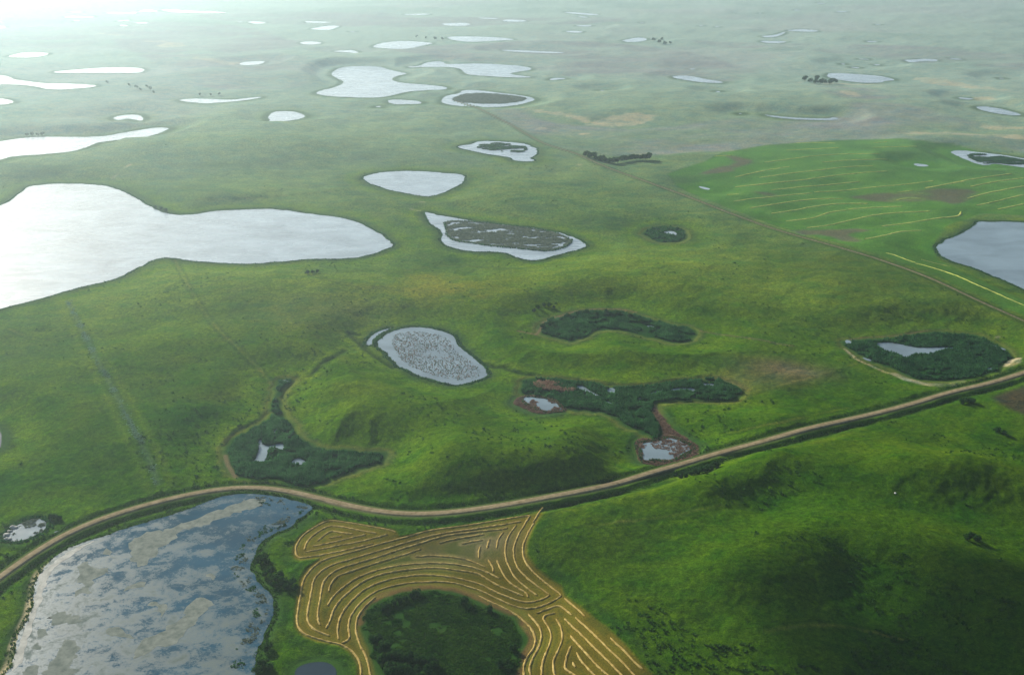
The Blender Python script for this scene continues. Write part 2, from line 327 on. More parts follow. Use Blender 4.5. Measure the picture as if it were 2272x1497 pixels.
RIMLINES = [(X(1150,733, 1190,742, 1200,730, 1205,715, 1240,702, 1276,691, 1320,686, 1370,686, 1410,692), 2.2), (X(1555,735, 1600,742, 1680,753, 1760,768), 1.6),
            (X(1885,753, 1930,747, 1990,745, 2030,738, 2060,733), 1.6), (K(60,930, 75,990, 130,1075), 2.0), (T(1245,420, 1275,500, 1330,580, 1380,650), 3.0)]
TRAILS = [X(440,442, 560,440, 700,428, 790,418), X(1010,452, 1100,470, 1200,490), X(1560,862, 1640,880, 1720,858, 1830,828, 1900,806), X(1180,655, 1220,640, 1280,650, 1340,668), X(20,730, 90,760, 160,742),
          X(690,610, 800,640, 950,640, 1080,660), X(1240,1190, 1330,1160, 1460,1150, 1600,1120), X(1700,1400, 1850,1380, 2000,1420), X(1620,960, 1740,935, 1880,905), X(380,560, 420,640, 470,720, 560,800, 600,850), X(900,600, 1000,585, 1120,600, 1250,588)]
DITCHES = [X(1080,808, 1098,815, 1118,814, 1130,820, 1160,828, 1200,833, 1260,838, 1310,848, 1370,854, 1430,853, 1500,843, 1560,837, 1600,838, 1635,850, 1658,866),
           X(1487,892, 1560,890, 1640,888), X(690,832, 715,805, 745,790, 765,778), X(660,835, 640,855, 622,880, 616,905, 622,940, 640,965),
           X(502,985, 515,965, 535,950, 570,935, 600,910), X(795,742, 775,738, 790,755, 830,790, 870,815), X(1340,1072, 1420,1060, 1490,1046),
           X(1205,1133, 1300,1112, 1400,1092, 1490,1068), X(1610,1012, 1700,1000, 1760,985, 1850,962, 1890,948)]
GREENFIELD = X(1480,385, 1560,360, 1600,340, 1700,322, 1850,312, 2000,308, 2120,320, 2200,345, 2400,400, 2400,482, 2272,478, 2180,474, 2100,500, 2068,545, 2080,575, 2140,605, 2272,668, 2400,730, 2400,760, 2272,700, 2180,660, 2078,612, 1976,575, 1890,547, 1796,523, 1704,495, 1612,460, 1534,430, 1500,412)
HAYFIELD = np.concatenate([G(1225,345, 1180,290, 1030,262, 780,218, 640,200, 560,225, 420,320, 345,400, 330,470, 345,530, 400,545, 560,532, 460,600, 390,700, 365,850, 345,1000, 350,1100, 420,1180, 550,1225, 720,1255, 810,1310, 870,1400, 870,1620, 1010,1620, 1010,1450, 985,1320, 930,1230, 905,1130, 915,1020, 960,930, 1040,865, 1200,800, 1450,770, 1650,790, 1871,865),
                           H_(150,925, 300,1005, 400,1090, 440,1200, 400,1300, 335,1430, 340,1650, 1640,1650, 1480,1520, 1350,1390, 1200,1210, 1050,1080, 870,940, 725,835, 700,755, 600,690, 480,600, 410,500, 415,390, 480,250, 570,115, 540,90, 430,160), G(2050,205, 1700,255, 1450,290, 1350,320)])
SOIL = np.concatenate([G(905,1060, 915,1000, 960,915, 1060,840, 1250,785, 1500,765, 1700,790, 1900,862, 2080,955, 2200,1030), H_(400,1085, 445,1160, 462,1215, 430,1280, 375,1345, 350,1430, 350,1600)])
ROAD = X(-160,1400, -60,1325, 0,1283, 50,1245, 100,1209, 150,1181, 200,1159, 265,1137, 334,1119, 400,1101, 468,1087, 534,1079, 601,1081, 647,1091, 700,1105, 760,1122, 814,1134, 870,1143, 914,1147, 981,1144, 1040,1136, 1100,1126, 1180,1111, 1240,1099, 1310,1086, 1380,1071, 1450,1053, 1521,1032, 1605,1005, 1660,988, 1744,962, 1800,950, 1856,941, 1940,920, 2000,905, 2053,889, 2112,868, 2179,858, 2272,829, 2380,790, 2500,760)
TRACK = X(1010,225, 1060,240, 1110,264, 1160,295, 1210,322, 1260,336, 1300,350, 1330,365, 1390,388, 1450,408, 1534,439, 1612,470, 1704,505, 1796,532, 1891,556, 1976,585, 2078,621, 2180,672, 2272,711, 2400,775)
FENCE = X(150,668, 165,698, 185,737, 205,778, 230,825, 250,862, 270,900, 290,940, 310,978, 330,1017, 343,1050, 350,1075)
# ridge crests: outline, height, half-width (m)
CRESTS = [
 (X(760,925, 860,950, 980,985, 1100,1005, 1210,1005, 1300,985), 16, 28), (X(660,880, 760,845, 880,865, 990,890), 6, 30),
 (X(1240,795, 1350,772, 1460,790, 1600,800), 5, 22), (X(1510,905, 1600,908, 1720,922), 5, 20),
 (X(1640,1000, 1744,984, 1842,979, 1941,995, 2025,1026, 2100,1040), 7, 24), (X(1560,1050, 1660,1030, 1772,1036, 1884,1048, 1960,1052, 2050,1050, 2193,1045, 2300,1070), 8.5, 23),
 (X(1640,1230, 1744,1183, 1842,1155, 1941,1172, 2025,1195, 2109,1228, 2180,1270, 2260,1330), 12.5, 31),
 (X(1270,1190, 1380,1150, 1480,1120, 1560,1100), 8, 34), (X(1330,1380, 1450,1320, 1600,1300, 1720,1310), 5, 26), (X(1500,1480, 1650,1450, 1800,1480), 5, 30),
 (X(1400,640, 1650,590, 1900,620, 2050,650), 9, 75), (X(60,840, 200,800, 330,790), 4, 40), (X(60,930, 160,900, 260,960), 4, 28), (X(400,640, 600,650, 800,640, 1000,650), 6, 55),
 (X(420,760, 550,730, 700,760), 5, 40), (X(1250,610, 1400,600), 5, 50), (X(450,1000, 420,900, 480,850), 4, 24), (X(1130,930, 1250,940, 1380,980), 4, 22),
 (X(300,430, 600,420, 780,430), 5, 70), (X(400,330, 700,310, 950,320), 8, 110), (X(1150,420, 1300,440, 1500,480), 5, 80), (X(1700,360, 1950,350, 2200,350), 5, 120),
 (X(1400,230, 1700,240, 1900,245), 4, 150), (X(1900,225, 2100,240, 2272,235), 5, 130), (X(100,270, 300,280, 500,270), 8, 140),
 (X(1480,200, 1750,200), 8, 200), (X(560,130, 700,125), 8, 250),
]
HOLLOWS = [(X(1690,1150), 6, 22), (X(1500,1262, 1570,1250), 5, 26), (X(1790,1015, 1900,1020), 2, 14), (X(2000,1340, 2100,1360), 6, 40)]

# ------------------------------------------------------------------ ground shape
pond_w = []
for px, mat, lab in PONDS:
    w = chaikin(flat(px), 2)
    small = np.hypot(*(w.max(0) - w.min(0))) < 60
    pond_w.append(natural(w, 0.5 if small else 1.7, 7.0 if small else 12.0))
isl_w = [natural(chaikin(flat(p), 2), 1.5, 15) for p in ISLANDS]
marsh_w = [natural(chaikin(flat(p), 2), 2.6, 11) for p, _ in MARSHES]
mud_w = [natural(chaikin(flat(p), 2), 1.0, 7) for p in MUDS]
crest_w = [(chaikin(flat(p, h), 2, False), h, s) for p, h, s in CRESTS]
hollow_w = [(flat(p), h, s) for p, h, s in HOLLOWS]

def base_height(x, y, detail=True):
    shp = np.shape(x)
    x = np.atleast_1d(np.asarray(x, float)).ravel(); y = np.atleast_1d(np.asarray(y, float)).ravel()
    D = np.hypot(x, y)
    gap = 3.0 + D * D / 300.0 / 995.0 * 1.3          # level shore strip, wider where the mesh is coarser
    d = np.full(x.shape, 1e6)
    for w in pond_w + marsh_w + mud_w:
        sdf(w, x, y, 70 + float(np.max(np.hypot(w[:, 0], w[:, 1]))) ** 2 / 300 / 995 * 1.3, d)
    mask = sm((d - gap) / 48.0)
    h = np.zeros_like(x)
    big = sm(D, 500, 1800)
    h += fbm(x, y, 165, 3, 21) * (2.6 + 2.5 * big) + fbm(x, y, 60, 2, 41) * (0.5 + 0.6 * sm(D, 500, 800) + 0.6 * big) + 2.0
    h += fbm(x, y, 420, 2, 77) * 6 * big
    for p, hh, s in crest_w:
        dd, _ = segdist(p, x, y, False)
        h += hh * np.exp(-(dd / s) ** 2 * 0.72)
    for p, hh, s in hollow_w:
        if len(p) > 1: dd, _ = segdist(p, x, y, False)
        else: dd = np.hypot(x - p[0, 0], y - p[0, 1])
        h -= hh * np.exp(-(dd / s) ** 2 * 0.72)
    z = np.maximum(h, -2) * mask
    z = np.where(d < 0, -0.5 * sm(-d / 4.0), z)
    # marshes and mud stay at the water line
    for w in marsh_w + mud_w:
        dd = sdf(w, x, y, 2)
        z = np.where(dd < 0, np.maximum(z, -0.02), z)
    for w in isl_w:
        dd = sdf(w, x, y, 2)
        z = np.where(dd < 0, 0.7 * sm(-dd / 5), z)
    return z.reshape(shp), d.reshape(shp)

def drape(pts, hf, n=6):
    p = np.asarray(pts, float).reshape(-1, 2)
    z = np.zeros(len(p))
    for _ in range(n):
        w = flat(p, z)
        z = 0.5 * z + 0.5 * hf(w[:, 0], w[:, 1])
    return flat(p, z), z

def make_road(px, step, smooth_n):
    p = resample(chaikin(px, 3, False), 4)
    w, z = drape(p, lambda a, b: base_height(a, b)[0])
    # keep it a clean curve in the plane
    w = resample(w, step)
    for _ in range(smooth_n // 2):
        w[1:-1] = 0.5 * w[1:-1] + 0.25 * (w[:-2] + w[2:])
    z = base_height(w[:, 0], w[:, 1])[0]
    z = np.maximum(z, 0.15)
    for _ in range(smooth_n):
        z[1:-1] = 0.5 * z[1:-1] + 0.25 * (z[:-2] + z[2:])
    return w, z

road_w, road_z = make_road(ROAD, 6.0, 30)
road_z = road_z + 0.7
track_w, track_z = make_road(TRACK, 10.0, 16)
track_z = track_z + 0.25

def near_line(W_, x, y, margin):
    return linedist(W_, x, y, margin)

def height(x, y, full=False):
    z, d = base_height(x, y)
    shp = z.shape; zf = z.ravel().copy(); xf = np.asarray(x, float).ravel(); yf = np.asarray(y, float).ravel()
    dr, ir = near_line(road_w, xf, yf, 45)
    m = dr < 45
    if m.any():
        rz = np.interp(ir[m], np.arange(len(road_z)), road_z)
        k = 1 - sm(dr[m], 4.2, 26)
        side = 1 - sm(dr[m], 3.6, 6.5)                     # road bench on top of its bank
        ditch = -1.0 * np.exp(-((dr[m] - 7.6) / 2.2) ** 2)
        k2 = np.where(d.ravel()[m] < 3, np.minimum(k, 1 - sm(dr[m], 4.2, 9)), k)
        zz = zf[m] * (1 - k2) + (rz - 0.8) * k2 + side * 0.60 + ditch * (d.ravel()[m] > 3)
        zf[m] = np.where((d.ravel()[m] < 0) & (dr[m] > 6), zf[m], zz)
    dt, it = near_line(track_w, xf, yf, 30)
    m = dt < 30
    if m.any():
        rz = np.interp(it[m], np.arange(len(track_z)), track_z)
        k = 1 - sm(dt[m], 3.0, 22)
        zf[m] = zf[m] * (1 - k) + (rz - 0.12) * k - 0.5 * np.exp(-((dt[m] - 5) / 1.6) ** 2)
    if full: return zf.reshape(shp), d, dr.reshape(shp), dt.reshape(shp)
    return zf.reshape(shp)

# ------------------------------------------------------------------ materials
def new_mat(name, rough=1.0, spec=0.0):
    m = bpy.data.materials.new(name); m.use_nodes = True
    nt = m.node_tree; b = nt.nodes['Principled BSDF']
    b.inputs['Roughness'].default_value = rough
    b.inputs['Specular IOR Level'].default_value = spec
    return m, nt, b

def N(nt, t, **kw):
    n = nt.nodes.new(t)
    for k, v in kw.items(): setattr(n, k, v)
    return n

def pos_noise(nt, scale, detail=2.0, rough=0.5, stretch=None, distortion=0.0):
    g = N(nt, 'ShaderNodeNewGeometry')
    n = N(nt, 'ShaderNodeTexNoise'); n.inputs['Scale'].default_value = scale
    n.inputs['Detail'].default_value = detail; n.inputs['Roughness'].default_value = rough
    n.inputs['Distortion'].default_value = distortion
    if stretch:
        mp = N(nt, 'ShaderNodeMapping'); mp.inputs['Scale'].default_value = stretch[0]; mp.inputs['Rotation'].default_value = stretch[1]
        nt.links.new(g.outputs['Position'], mp.inputs['Vector']); nt.links.new(mp.outputs[0], n.inputs['Vector'])
    else: nt.links.new(g.outputs['Position'], n.inputs['Vector'])
    return n.outputs['Fac']

def ramp(nt, fac, stops):
    r = N(nt, 'ShaderNodeValToRGB')
    e = r.color_ramp.elements
    while len(e) < len(stops): e.new(0.5)
    for el, (p, c) in zip(e, stops):
        el.position = p; el.color = (c[0], c[1], c[2], 1) if len(c) == 3 else c
    nt.links.new(fac, r.inputs[0])
    return r.outputs[0]

def mix(nt, kind, fac, a, b):
    n = N(nt, 'ShaderNodeMix', data_type='RGBA', blend_type=kind)
    for sock, v in ((n.inputs[0], fac), (n.inputs[6], a), (n.inputs[7], b)):
        if hasattr(v, 'is_output'): nt.links.new(v, sock)
        elif isinstance(v, (int, float)): sock.default_value = v
        else: sock.default_value = (*v, 1)
    return n.outputs[2]

def bump(nt, b, fac, strength, dist):
    n = N(nt, 'ShaderNodeBump'); n.inputs['Strength'].default_value = strength; n.inputs['Distance'].default_value = dist
    nt.links.new(fac, n.inputs['Height']); nt.links.new(n.outputs[0], b.inputs['Normal'])
    return n

# ground: surveyed cover colour per point, near dimness and far haze painted in, mottled by grass tufts
m_ground, nt, b = new_mat('prairie')
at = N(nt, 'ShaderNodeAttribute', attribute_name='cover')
rough_at = N(nt, 'ShaderNodeAttribute', attribute_name='tufts')
n1 = pos_noise(nt, 0.38, 6.0, 0.72)
n2 = pos_noise(nt, 1.5, 3.0, 0.7)
n3 = pos_noise(nt, 0.045, 4.0, 0.65, ((1, 1.6, 1), (0, 0, 0.5)))
v1 = ramp(nt, n1, [(0.30, (0.42, 0.50, 0.55)), (0.5, (1, 1, 1)), (0.70, (1.75, 1.55, 1.3))])
v2 = ramp(nt, n2, [(0.33, (0.5, 0.56, 0.56)), (0.5, (1, 1, 1)), (0.67, (1.55, 1.45, 1.25))])
v3 = ramp(nt, n3, [(0.34, (0.66, 0.88, 1.0)), (0.5, (1, 1, 1)), (0.66, (1.22, 1.08, 0.95))])
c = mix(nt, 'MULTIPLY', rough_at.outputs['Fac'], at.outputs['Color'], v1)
c = mix(nt, 'MULTIPLY', 0.8, c, v2)
c = mix(nt, 'MULTIPLY', rough_at.outputs['Fac'], c, v3)
nt.links.new(c, b.inputs['Base Color'])
add = N(nt, 'ShaderNodeMath', operation='ADD'); nt.links.new(n1, add.inputs[0]); nt.links.new(n2, add.inputs[1])
mul = N(nt, 'ShaderNodeMath', operation='MULTIPLY'); nt.links.new(add.outputs[0], mul.inputs[0]); nt.links.new(rough_at.outputs['Fac'], mul.inputs[1])
bump(nt, b, mul.outputs[0], 1.0, 0.9)

def water_mat(name, base, rough, algae=0.0):
    m, nt, b = new_mat(name, rough, 0.5)
    b.inputs['IOR'].default_value = 1.33
    deep = name
    w1 = pos_noise(nt, 0.9, 3, 0.6, ((1, 2.2, 1), (0, 0, 0.5)))
    patch = pos_noise(nt, 0.018, 4, 0.6, ((1, 1.8, 1), (0, 0, 0.3)), 0.6)
    colr = ramp(nt, patch, [(0.35, tuple(v * 0.8 for v in base)), (0.65, tuple(v * 1.2 for v in base))])
    if algae:
        a1 = pos_noise(nt, 0.075, 9, 0.74, ((1, 1.3, 1), (0, 0, -0.6)), 0.25)
        a2 = pos_noise(nt, 0.9, 8, 0.85)
        ad = N(nt, 'ShaderNodeMath', operation='MULTIPLY_ADD'); nt.links.new(a2, ad.inputs[0]); ad.inputs[1].default_value = 0.45; nt.links.new(a1, ad.inputs[2])
        at = N(nt, 'ShaderNodeAttribute', attribute_name='scum')
        ad2 = N(nt, 'ShaderNodeMath', operation='MULTIPLY_ADD'); nt.links.new(at.outputs['Fac'], ad2.inputs[0]); ad2.inputs[1].default_value = 0.16; nt.links.new(ad.outputs[0], ad2.inputs[2])
        am = ramp(nt, ad2.outputs[0], [(0.72, (0, 0, 0)), (1.02, (1, 1, 1))])
        colr = mix(nt, 'MIX', am, colr, (0.10, 0.125, 0.11))
        rr = N(nt, 'ShaderNodeMapRange'); nt.links.new(am, rr.inputs[0]); rr.inputs[3].default_value = rough; rr.inputs[4].default_value = 0.75
        nt.links.new(rr.outputs[0], b.inputs['Roughness'])
        sp = N(nt, 'ShaderNodeMapRange'); nt.links.new(am, sp.inputs[0]); sp.inputs[3].default_value = 0.42; sp.inputs[4].default_value = 0.06
        nt.links.new(sp.outputs[0], b.inputs['Specular IOR Level'])
    else:
        wp = pos_noise(nt, 0.03, 5, 0.65, ((1, 3.0, 1), (0, 0, 0.5)), 0.4)
        rr = N(nt, 'ShaderNodeMapRange'); nt.links.new(wp, rr.inputs[0]); rr.inputs[1].default_value = 0.35; rr.inputs[2].default_value = 0.65
        rr.inputs[3].default_value = rough * 0.85; rr.inputs[4].default_value = rough * 1.25
        nt.links.new(rr.outputs[0], b.inputs['Roughness'])
    nt.links.new(colr, b.inputs['Base Color'])
    bump(nt, b, w1, 0.2 if algae else 0.5, 0.08 if algae else 0.16)
    return m
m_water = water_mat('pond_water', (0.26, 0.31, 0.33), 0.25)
m_algw = water_mat('algae_water', (0.012, 0.055, 0.085), 0.11, 1.0)
m_dark = water_mat('dark_water', (0.02, 0.035, 0.045), 0.08)
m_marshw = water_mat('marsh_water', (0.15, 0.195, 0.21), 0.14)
WM = {'water': m_water, 'algae_water': m_algw, 'dark_water': m_dark, 'marsh_water': m_marshw}

def simple(name, c0, c1, scale, rough=1.0, bmp=None, spec=0.0):
    m, nt, b = new_mat(name, rough, spec)
    n = pos_noise(nt, scale, 4, 0.65)
    nt.links.new(ramp(nt, n, [(0.33, c0), (0.67, c1)]), b.inputs['Base Color'])
    if bmp: bump(nt, b, n, 1.0, bmp)
    return m
def leafy(name, c0, c1, scale, thru=0.45):
    m, nt, b = new_mat(name)
    n = pos_noise(nt, scale, 4, 0.65)
    c = ramp(nt, n, [(0.33, c0), (0.67, c1)])
    nt.links.new(c, b.inputs['Base Color'])
    tr = N(nt, 'ShaderNodeBsdfTranslucent'); nt.links.new(c, tr.inputs['Color'])
    mx = N(nt, 'ShaderNodeMixShader'); mx.inputs[0].default_value = thru
    nt.links.new(b.outputs[0], mx.inputs[1]); nt.links.new(tr.outputs[0], mx.inputs[2])
    nt.links.new(mx.outputs[0], nt.nodes['Material Output'].inputs['Surface'])
    return m
m_gravel = simple('gravel', (0.15, 0.115, 0.06), (0.27, 0.215, 0.13), 0.35, 1.0, 0.05)
m_track = simple('dry_earth', (0.055, 0.05, 0.03), (0.20, 0.155, 0.10), 0.5, 1.0, 0.05)
m_straw = simple('straw', (0.27, 0.18, 0.05), (0.46, 0.34, 0.12), 0.35, 1.0, 0.3)
m_straw2 = simple('yellowed_straw', (0.28, 0.33, 0.065), (0.48, 0.48, 0.13), 0.5, 1.0, 0.3)
m_mat = simple('algae_scum', (0.10, 0.12, 0.10), (0.20, 0.215, 0.18), 0.25, 0.9, 0.05, 0.03)
m_crust = simple('salt_crust', (0.20, 0.20, 0.17), (0.40, 0.39, 0.34), 0.2, 0.8, 0.2, 0.2)
m_reed = leafy('cattail', (0.008, 0.045, 0.016), (0.050, 0.150, 0.048), 0.085)
m_sedge = leafy('sedge', (0.014, 0.060, 0.006), (0.055, 0.125, 0.012), 0.10)
m_rust = leafy('rusty_sedge', (0.15, 0.085, 0.06), (0.28, 0.19, 0.13), 0.3)
m_greyreed = leafy('drowned_reed', (0.08, 0.12, 0.085), (0.19, 0.22, 0.16), 0.3)
m_brush = leafy('brush', (0.012, 0.055, 0.010), (0.055, 0.130, 0.014), 0.12)
m_snow = leafy('snowberry', (0.10, 0.21, 0.11), (0.20, 0.33, 0.20), 0.4)
m_leaf = leafy('leaves', (0.010, 0.045, 0.010), (0.040, 0.095, 0.020), 0.45, 0.3)
m_bark = simple('bark', (0.05, 0.04, 0.03), (0.12, 0.10, 0.08), 2.0)
m_rock = simple('pale_rock', (0.45, 0.44, 0.40), (0.70, 0.68, 0.62), 1.5, 0.8, 0.05)
m_earth = simple('earth_underside', (0.06, 0.05, 0.03), (0.10, 0.08, 0.05), 0.05)

def mesh_obj(name, verts, faces, mat, parent=None, smooth=False):
    me = bpy.data.meshes.new(name)
    me.from_pydata([tuple(v) for v in verts], [], [tuple(f) for f in faces])
    if mat: me.materials.append(mat)
    if smooth: me.polygons.foreach_set('use_smooth', [True] * len(me.polygons))
    me.update()
    o = bpy.data.objects.new(name, me); COL.objects.link(o)
    if parent: o.parent = parent
    return o

def tri_obj(name, V, F, mat, smooth=False):
    """fast mesh from numpy triangles"""
    me = bpy.data.meshes.new(name)
    me.vertices.add(len(V)); me.vertices.foreach_set('co', np.asarray(V, np.float32).ravel())
    F = np.asarray(F, np.int32); k = F.shape[1]
    me.loops.add(F.size); me.loops.foreach_set('vertex_index', F.ravel())
    me.polygons.add(len(F)); me.polygons.foreach_set('loop_start', np.arange(0, F.size, k, dtype=np.int32))
    me.polygons.foreach_set('loop_total', np.full(len(F), k, np.int32))
    me.polygons.foreach_set('use_smooth', np.full(len(F), smooth))
    if mat: me.materials.append(mat)
    me.update(); me.validate()
    o = bpy.data.objects.new(name, me); COL.objects.link(o)
    return o

HAYG = 'straw windrows in the curving stubble field'
def Hext(*p):   # lines leaving at the bottom are carried on past the picture edge
    q = H_(*p); d = q[-1] - q[-2]; d = d / np.hypot(*d)
    return np.concatenate([q, [q[-1] + d * 60]])
HAY = [
 (G(1190,312, 1170,298, 1030,272, 900,250, 780,230, 670,215, 600,225, 540,255, 430,325, 370,400, 355,470, 370,510, 400,524, 500,512, 700,478, 860,440, 1000,405), 'outermost looped windrow of the small triangular lobe beside the road'),
 (G(1030,320, 900,300, 780,272, 650,258, 600,275, 520,325, 450,390, 432,455), 'second windrow inside the small triangular lobe, bent round its west end'),
 (G(440,475, 560,455, 700,425, 850,400, 1000,365, 1120,330), 'long straight windrow along the lower side of the small triangular lobe'),
 (G(830,328, 700,308, 650,300, 600,335, 540,385), 'short bent windrow near the middle of the triangular lobe'),
 (G(500,430, 620,405, 760,375, 940,330), 'straight inner windrow low in the triangular lobe'),
 (G(740,345, 690,350, 640,362), 'shortest windrow at the heart of the triangular lobe'),
 (np.concatenate([H_(430,175, 300,195, 100,225), G(1871,245, 1700,268, 1500,292, 1400,315, 1250,360, 1050,410, 850,470, 650,520, 560,555, 480,620, 430,690, 405,780, 390,900, 370,1000, 370,1080, 400,1130, 450,1165, 560,1200, 650,1225, 725,1235, 820,1290, 880,1360, 905,1430, 900,1520)]), 'outermost windrow following the whole road side and west end of the field'),
 (G(2230,225, 1950,270, 1600,315, 1400,360, 1200,420, 1000,480, 800,540, 650,585, 560,640, 510,700, 490,780, 475,880, 455,980, 460,1060, 500,1110, 560,1140, 640,1170), 'second long windrow in from the road side and west end'),
 (G(2120,275, 2080,290, 1800,310, 1550,350, 1400,400, 1200,460, 1000,530, 850,570, 720,610, 640,660, 590,720, 570,790, 560,880, 540,980, 545,1050, 565,1082), 'third long windrow in from the road side and west end'),
 (G(1400,450, 1250,500, 1100,545, 950,590, 800,640, 720,665, 670,705, 640,770, 635,800), 'fourth windrow in from the road, hooked at its west end'),
 (G(1920,330, 1800,345, 1650,375, 1550,400), 'faint windrow across the bare grey patch'),
 (G(1910,378, 1820,390, 1740,410), 'faint short windrow below the bare grey patch'),
 (G(1930,600, 1800,545, 1650,515, 1500,505, 1350,515), 'innermost faint arc above the round marsh'),
 (G(2050,695, 1950,640, 1800,595, 1650,570, 1450,565, 1250,580, 1100,610, 950,650, 830,710, 720,790, 650,870, 625,920), 'fifth arc out from the round marsh'),
 (np.concatenate([H_(380,840, 200,770, 60,690), G(1871,650, 1700,625, 1500,603, 1300,618, 1100,650, 950,700, 830,780, 730,870, 670,960, 640,1050, 612,1108)]), 'fourth arc out from the round marsh'),
 (np.concatenate([H_(595,830, 560,860, 480,885, 400,895, 330,880, 200,830, 60,760), G(1871,735, 1700,690, 1500,665, 1300,670, 1100,710, 970,760, 860,840, 770,940, 720,1030, 705,1120, 715,1200)]), 'third arc out from the round marsh'),
 (np.concatenate([H_(692,840, 650,870, 560,915, 480,940, 400,950, 300,925, 150,860, 60,810), G(1871,788, 1700,735, 1550,720, 1350,725, 1150,755, 1020,800, 900,890, 820,990, 795,1080, 812,1170, 795,1210, 740,1232)]), 'second arc out from the round marsh'),
 (G(1020,850, 930,930, 870,1010, 855,1080, 870,1180, 900,1260, 940,1330, 960,1400, 985,1520), 'windrow hugging the west rim of the round marsh'),
 (H_(545,105, 510,150, 460,235), 'short windrow in the narrow neck by the road'),
 (H_(432,180, 390,250, 350,310, 315,390, 295,460, 305,550, 340,620, 400,685, 470,740, 550,800, 592,828), 'second windrow in from the east side of the field'),
 (H_(470,238, 430,290, 395,370, 370,450, 380,530, 430,610, 510,690, 600,760, 670,810, 692,838), 'easternmost windrow beside the hedge bank'),
 (H_(320,255, 270,320, 235,400, 225,480, 240,560, 290,660, 350,730, 420,780, 490,835), 'third windrow in from the east side of the field'),
 (H_(210,315, 165,380, 155,445), 'short windrow above the bare grey patch, fourth in from the east'),
 (H_(160,545, 200,640, 250,715, 330,775, 410,820, 415,850), 'windrow running down from the bare grey patch, fourth in from the east'),
 (H_(100,370, 85,410, 78,445), 'stub of windrow beside the bare grey patch, fifth in from the east'),
 (H_(85,540, 125,600, 128,640), 'bent stub of windrow below the bare grey patch'),
 (H_(22,430, 8,480, 12,525), 'tiny windrow stub west of the bare grey patch'),
 (H_(490,985, 600,940, 670,920, 710,940, 780,1000), 'arched windrow capping the south-east lobe'),
 (H_(720,860, 790,920, 860,980, 890,1010), 'bright short windrow at the narrow waist of the field'),
 (Hext(810,1020, 900,1100, 1000,1190, 1090,1290, 1180,1370, 1240,1430, 1300,1497), 'long diagonal windrow, second from the east edge of the lower lobe'),
 (Hext(0,840, 200,930, 300,980, 400,1060, 460,1130, 483,1210, 460,1280, 410,1340, 380,1420, 385,1497), 'pale windrow on the red-brown soil at the east rim of the round marsh'),
 (Hext(420,990, 480,1050, 525,1120, 530,1200, 500,1280, 450,1360, 430,1430, 440,1497), 'second windrow east of the round marsh'),
 (Hext(640,985, 560,1000, 540,1030, 580,1080, 610,1150, 605,1230, 570,1310, 530,1400, 530,1497), 'third windrow east of the round marsh'),
 (Hext(650,1030, 690,1090, 705,1160, 690,1250, 650,1330, 620,1410, 640,1497), 'fourth windrow east of the round marsh'),
 (Hext(720,1030, 800,1110, 880,1180, 950,1250, 1030,1330, 1100,1400, 1180,1480), 'long diagonal windrow, third from the east edge of the lower lobe'),
 (Hext(770,1170, 850,1260, 930,1350, 1000,1430, 1080,1497), 'diagonal windrow, fourth from the east edge of the lower lobe'),
 (Hext(775,1255, 740,1340, 720,1440, 760,1470, 800,1497), 'hooked windrow inside the lower lobe'),
 (Hext(820,1310, 860,1380, 920,1450, 970,1497), 'diagonal windrow nested inside the hooked one'),
 (H_(1100,1190, 1160,1250, 1230,1310, 1300,1390, 1370,1450), 'windrow closest to the east hedge of the lower lobe'),
 (H_(790,1390, 800,1410, 812,1432), 'tiny windrow at the heart of the lower lobe'),
]
SW = [
 E(385,45, 520,30, 650,15, 800,2), E(620,65, 800,45, 1000,30, 1200,8), E(330,96, 410,92), E(375,138, 500,120, 620,110, 750,95, 890,83), E(900,78, 1050,72, 1200,55, 1350,40, 1500,28, 1680,5),
 E(480,182, 620,160, 750,140, 870,125, 980,120, 1090,122), E(620,218, 780,195, 900,170, 1050,152, 1250,152), E(715,268, 830,255, 900,248, 960,220, 1050,200, 1110,197),
 E(1120,190, 1250,180, 1360,175, 1480,172), E(850,312, 1000,295, 1130,262, 1300,225, 1430,212, 1540,208, 1660,202), E(1340,300, 1480,285, 1620,262, 1720,245, 1810,240, 1860,225, 1860,205),
 E(1230,385, 1350,365, 1460,335, 1600,328), E(1370,475, 1430,490, 1500,520, 1560,540), E(1560,545, 1620,560, 1750,600, 1850,640, 1960,690, 2080,740, 2200,790, 2272,820), E(1600,520, 1680,540, 1790,565),
 E(1440,80, 1550,68), E(1570,85, 1620,88), E(1620,52, 1750,30, 1880,8), E(1900,120, 2000,90, 2150,60, 2272,38), E(1960,165, 2080,140, 2200,110, 2272,95), E(2100,190, 2272,155), E(1440,132, 1480,118, 1600,120),
 Dd(740,1028, 900,1005, 1080,985, 1240,965, 1400,960), Dd(600,1025, 750,990, 915,965), Dd(850,1055, 1000,1040, 1200,1012, 1350,998, 1480,990), Dd(610,1080, 770,1065),
 Dd(770,940, 950,915, 1150,893, 1430,890), Dd(900,870, 1000,865, 1200,855), Dd(1100,940, 1280,925, 1480,922), Dd(1400,855, 1520,850, 1650,848), Dd(1700,1090, 1850,1060, 2000,1030, 2200,1005), Dd(1960,1080, 2100,1050, 2268,1030),
 Dd(940,830, 1050,825, 1180,830), Dd(1400,828, 1480,822), Dd(480,905, 580,900),
]
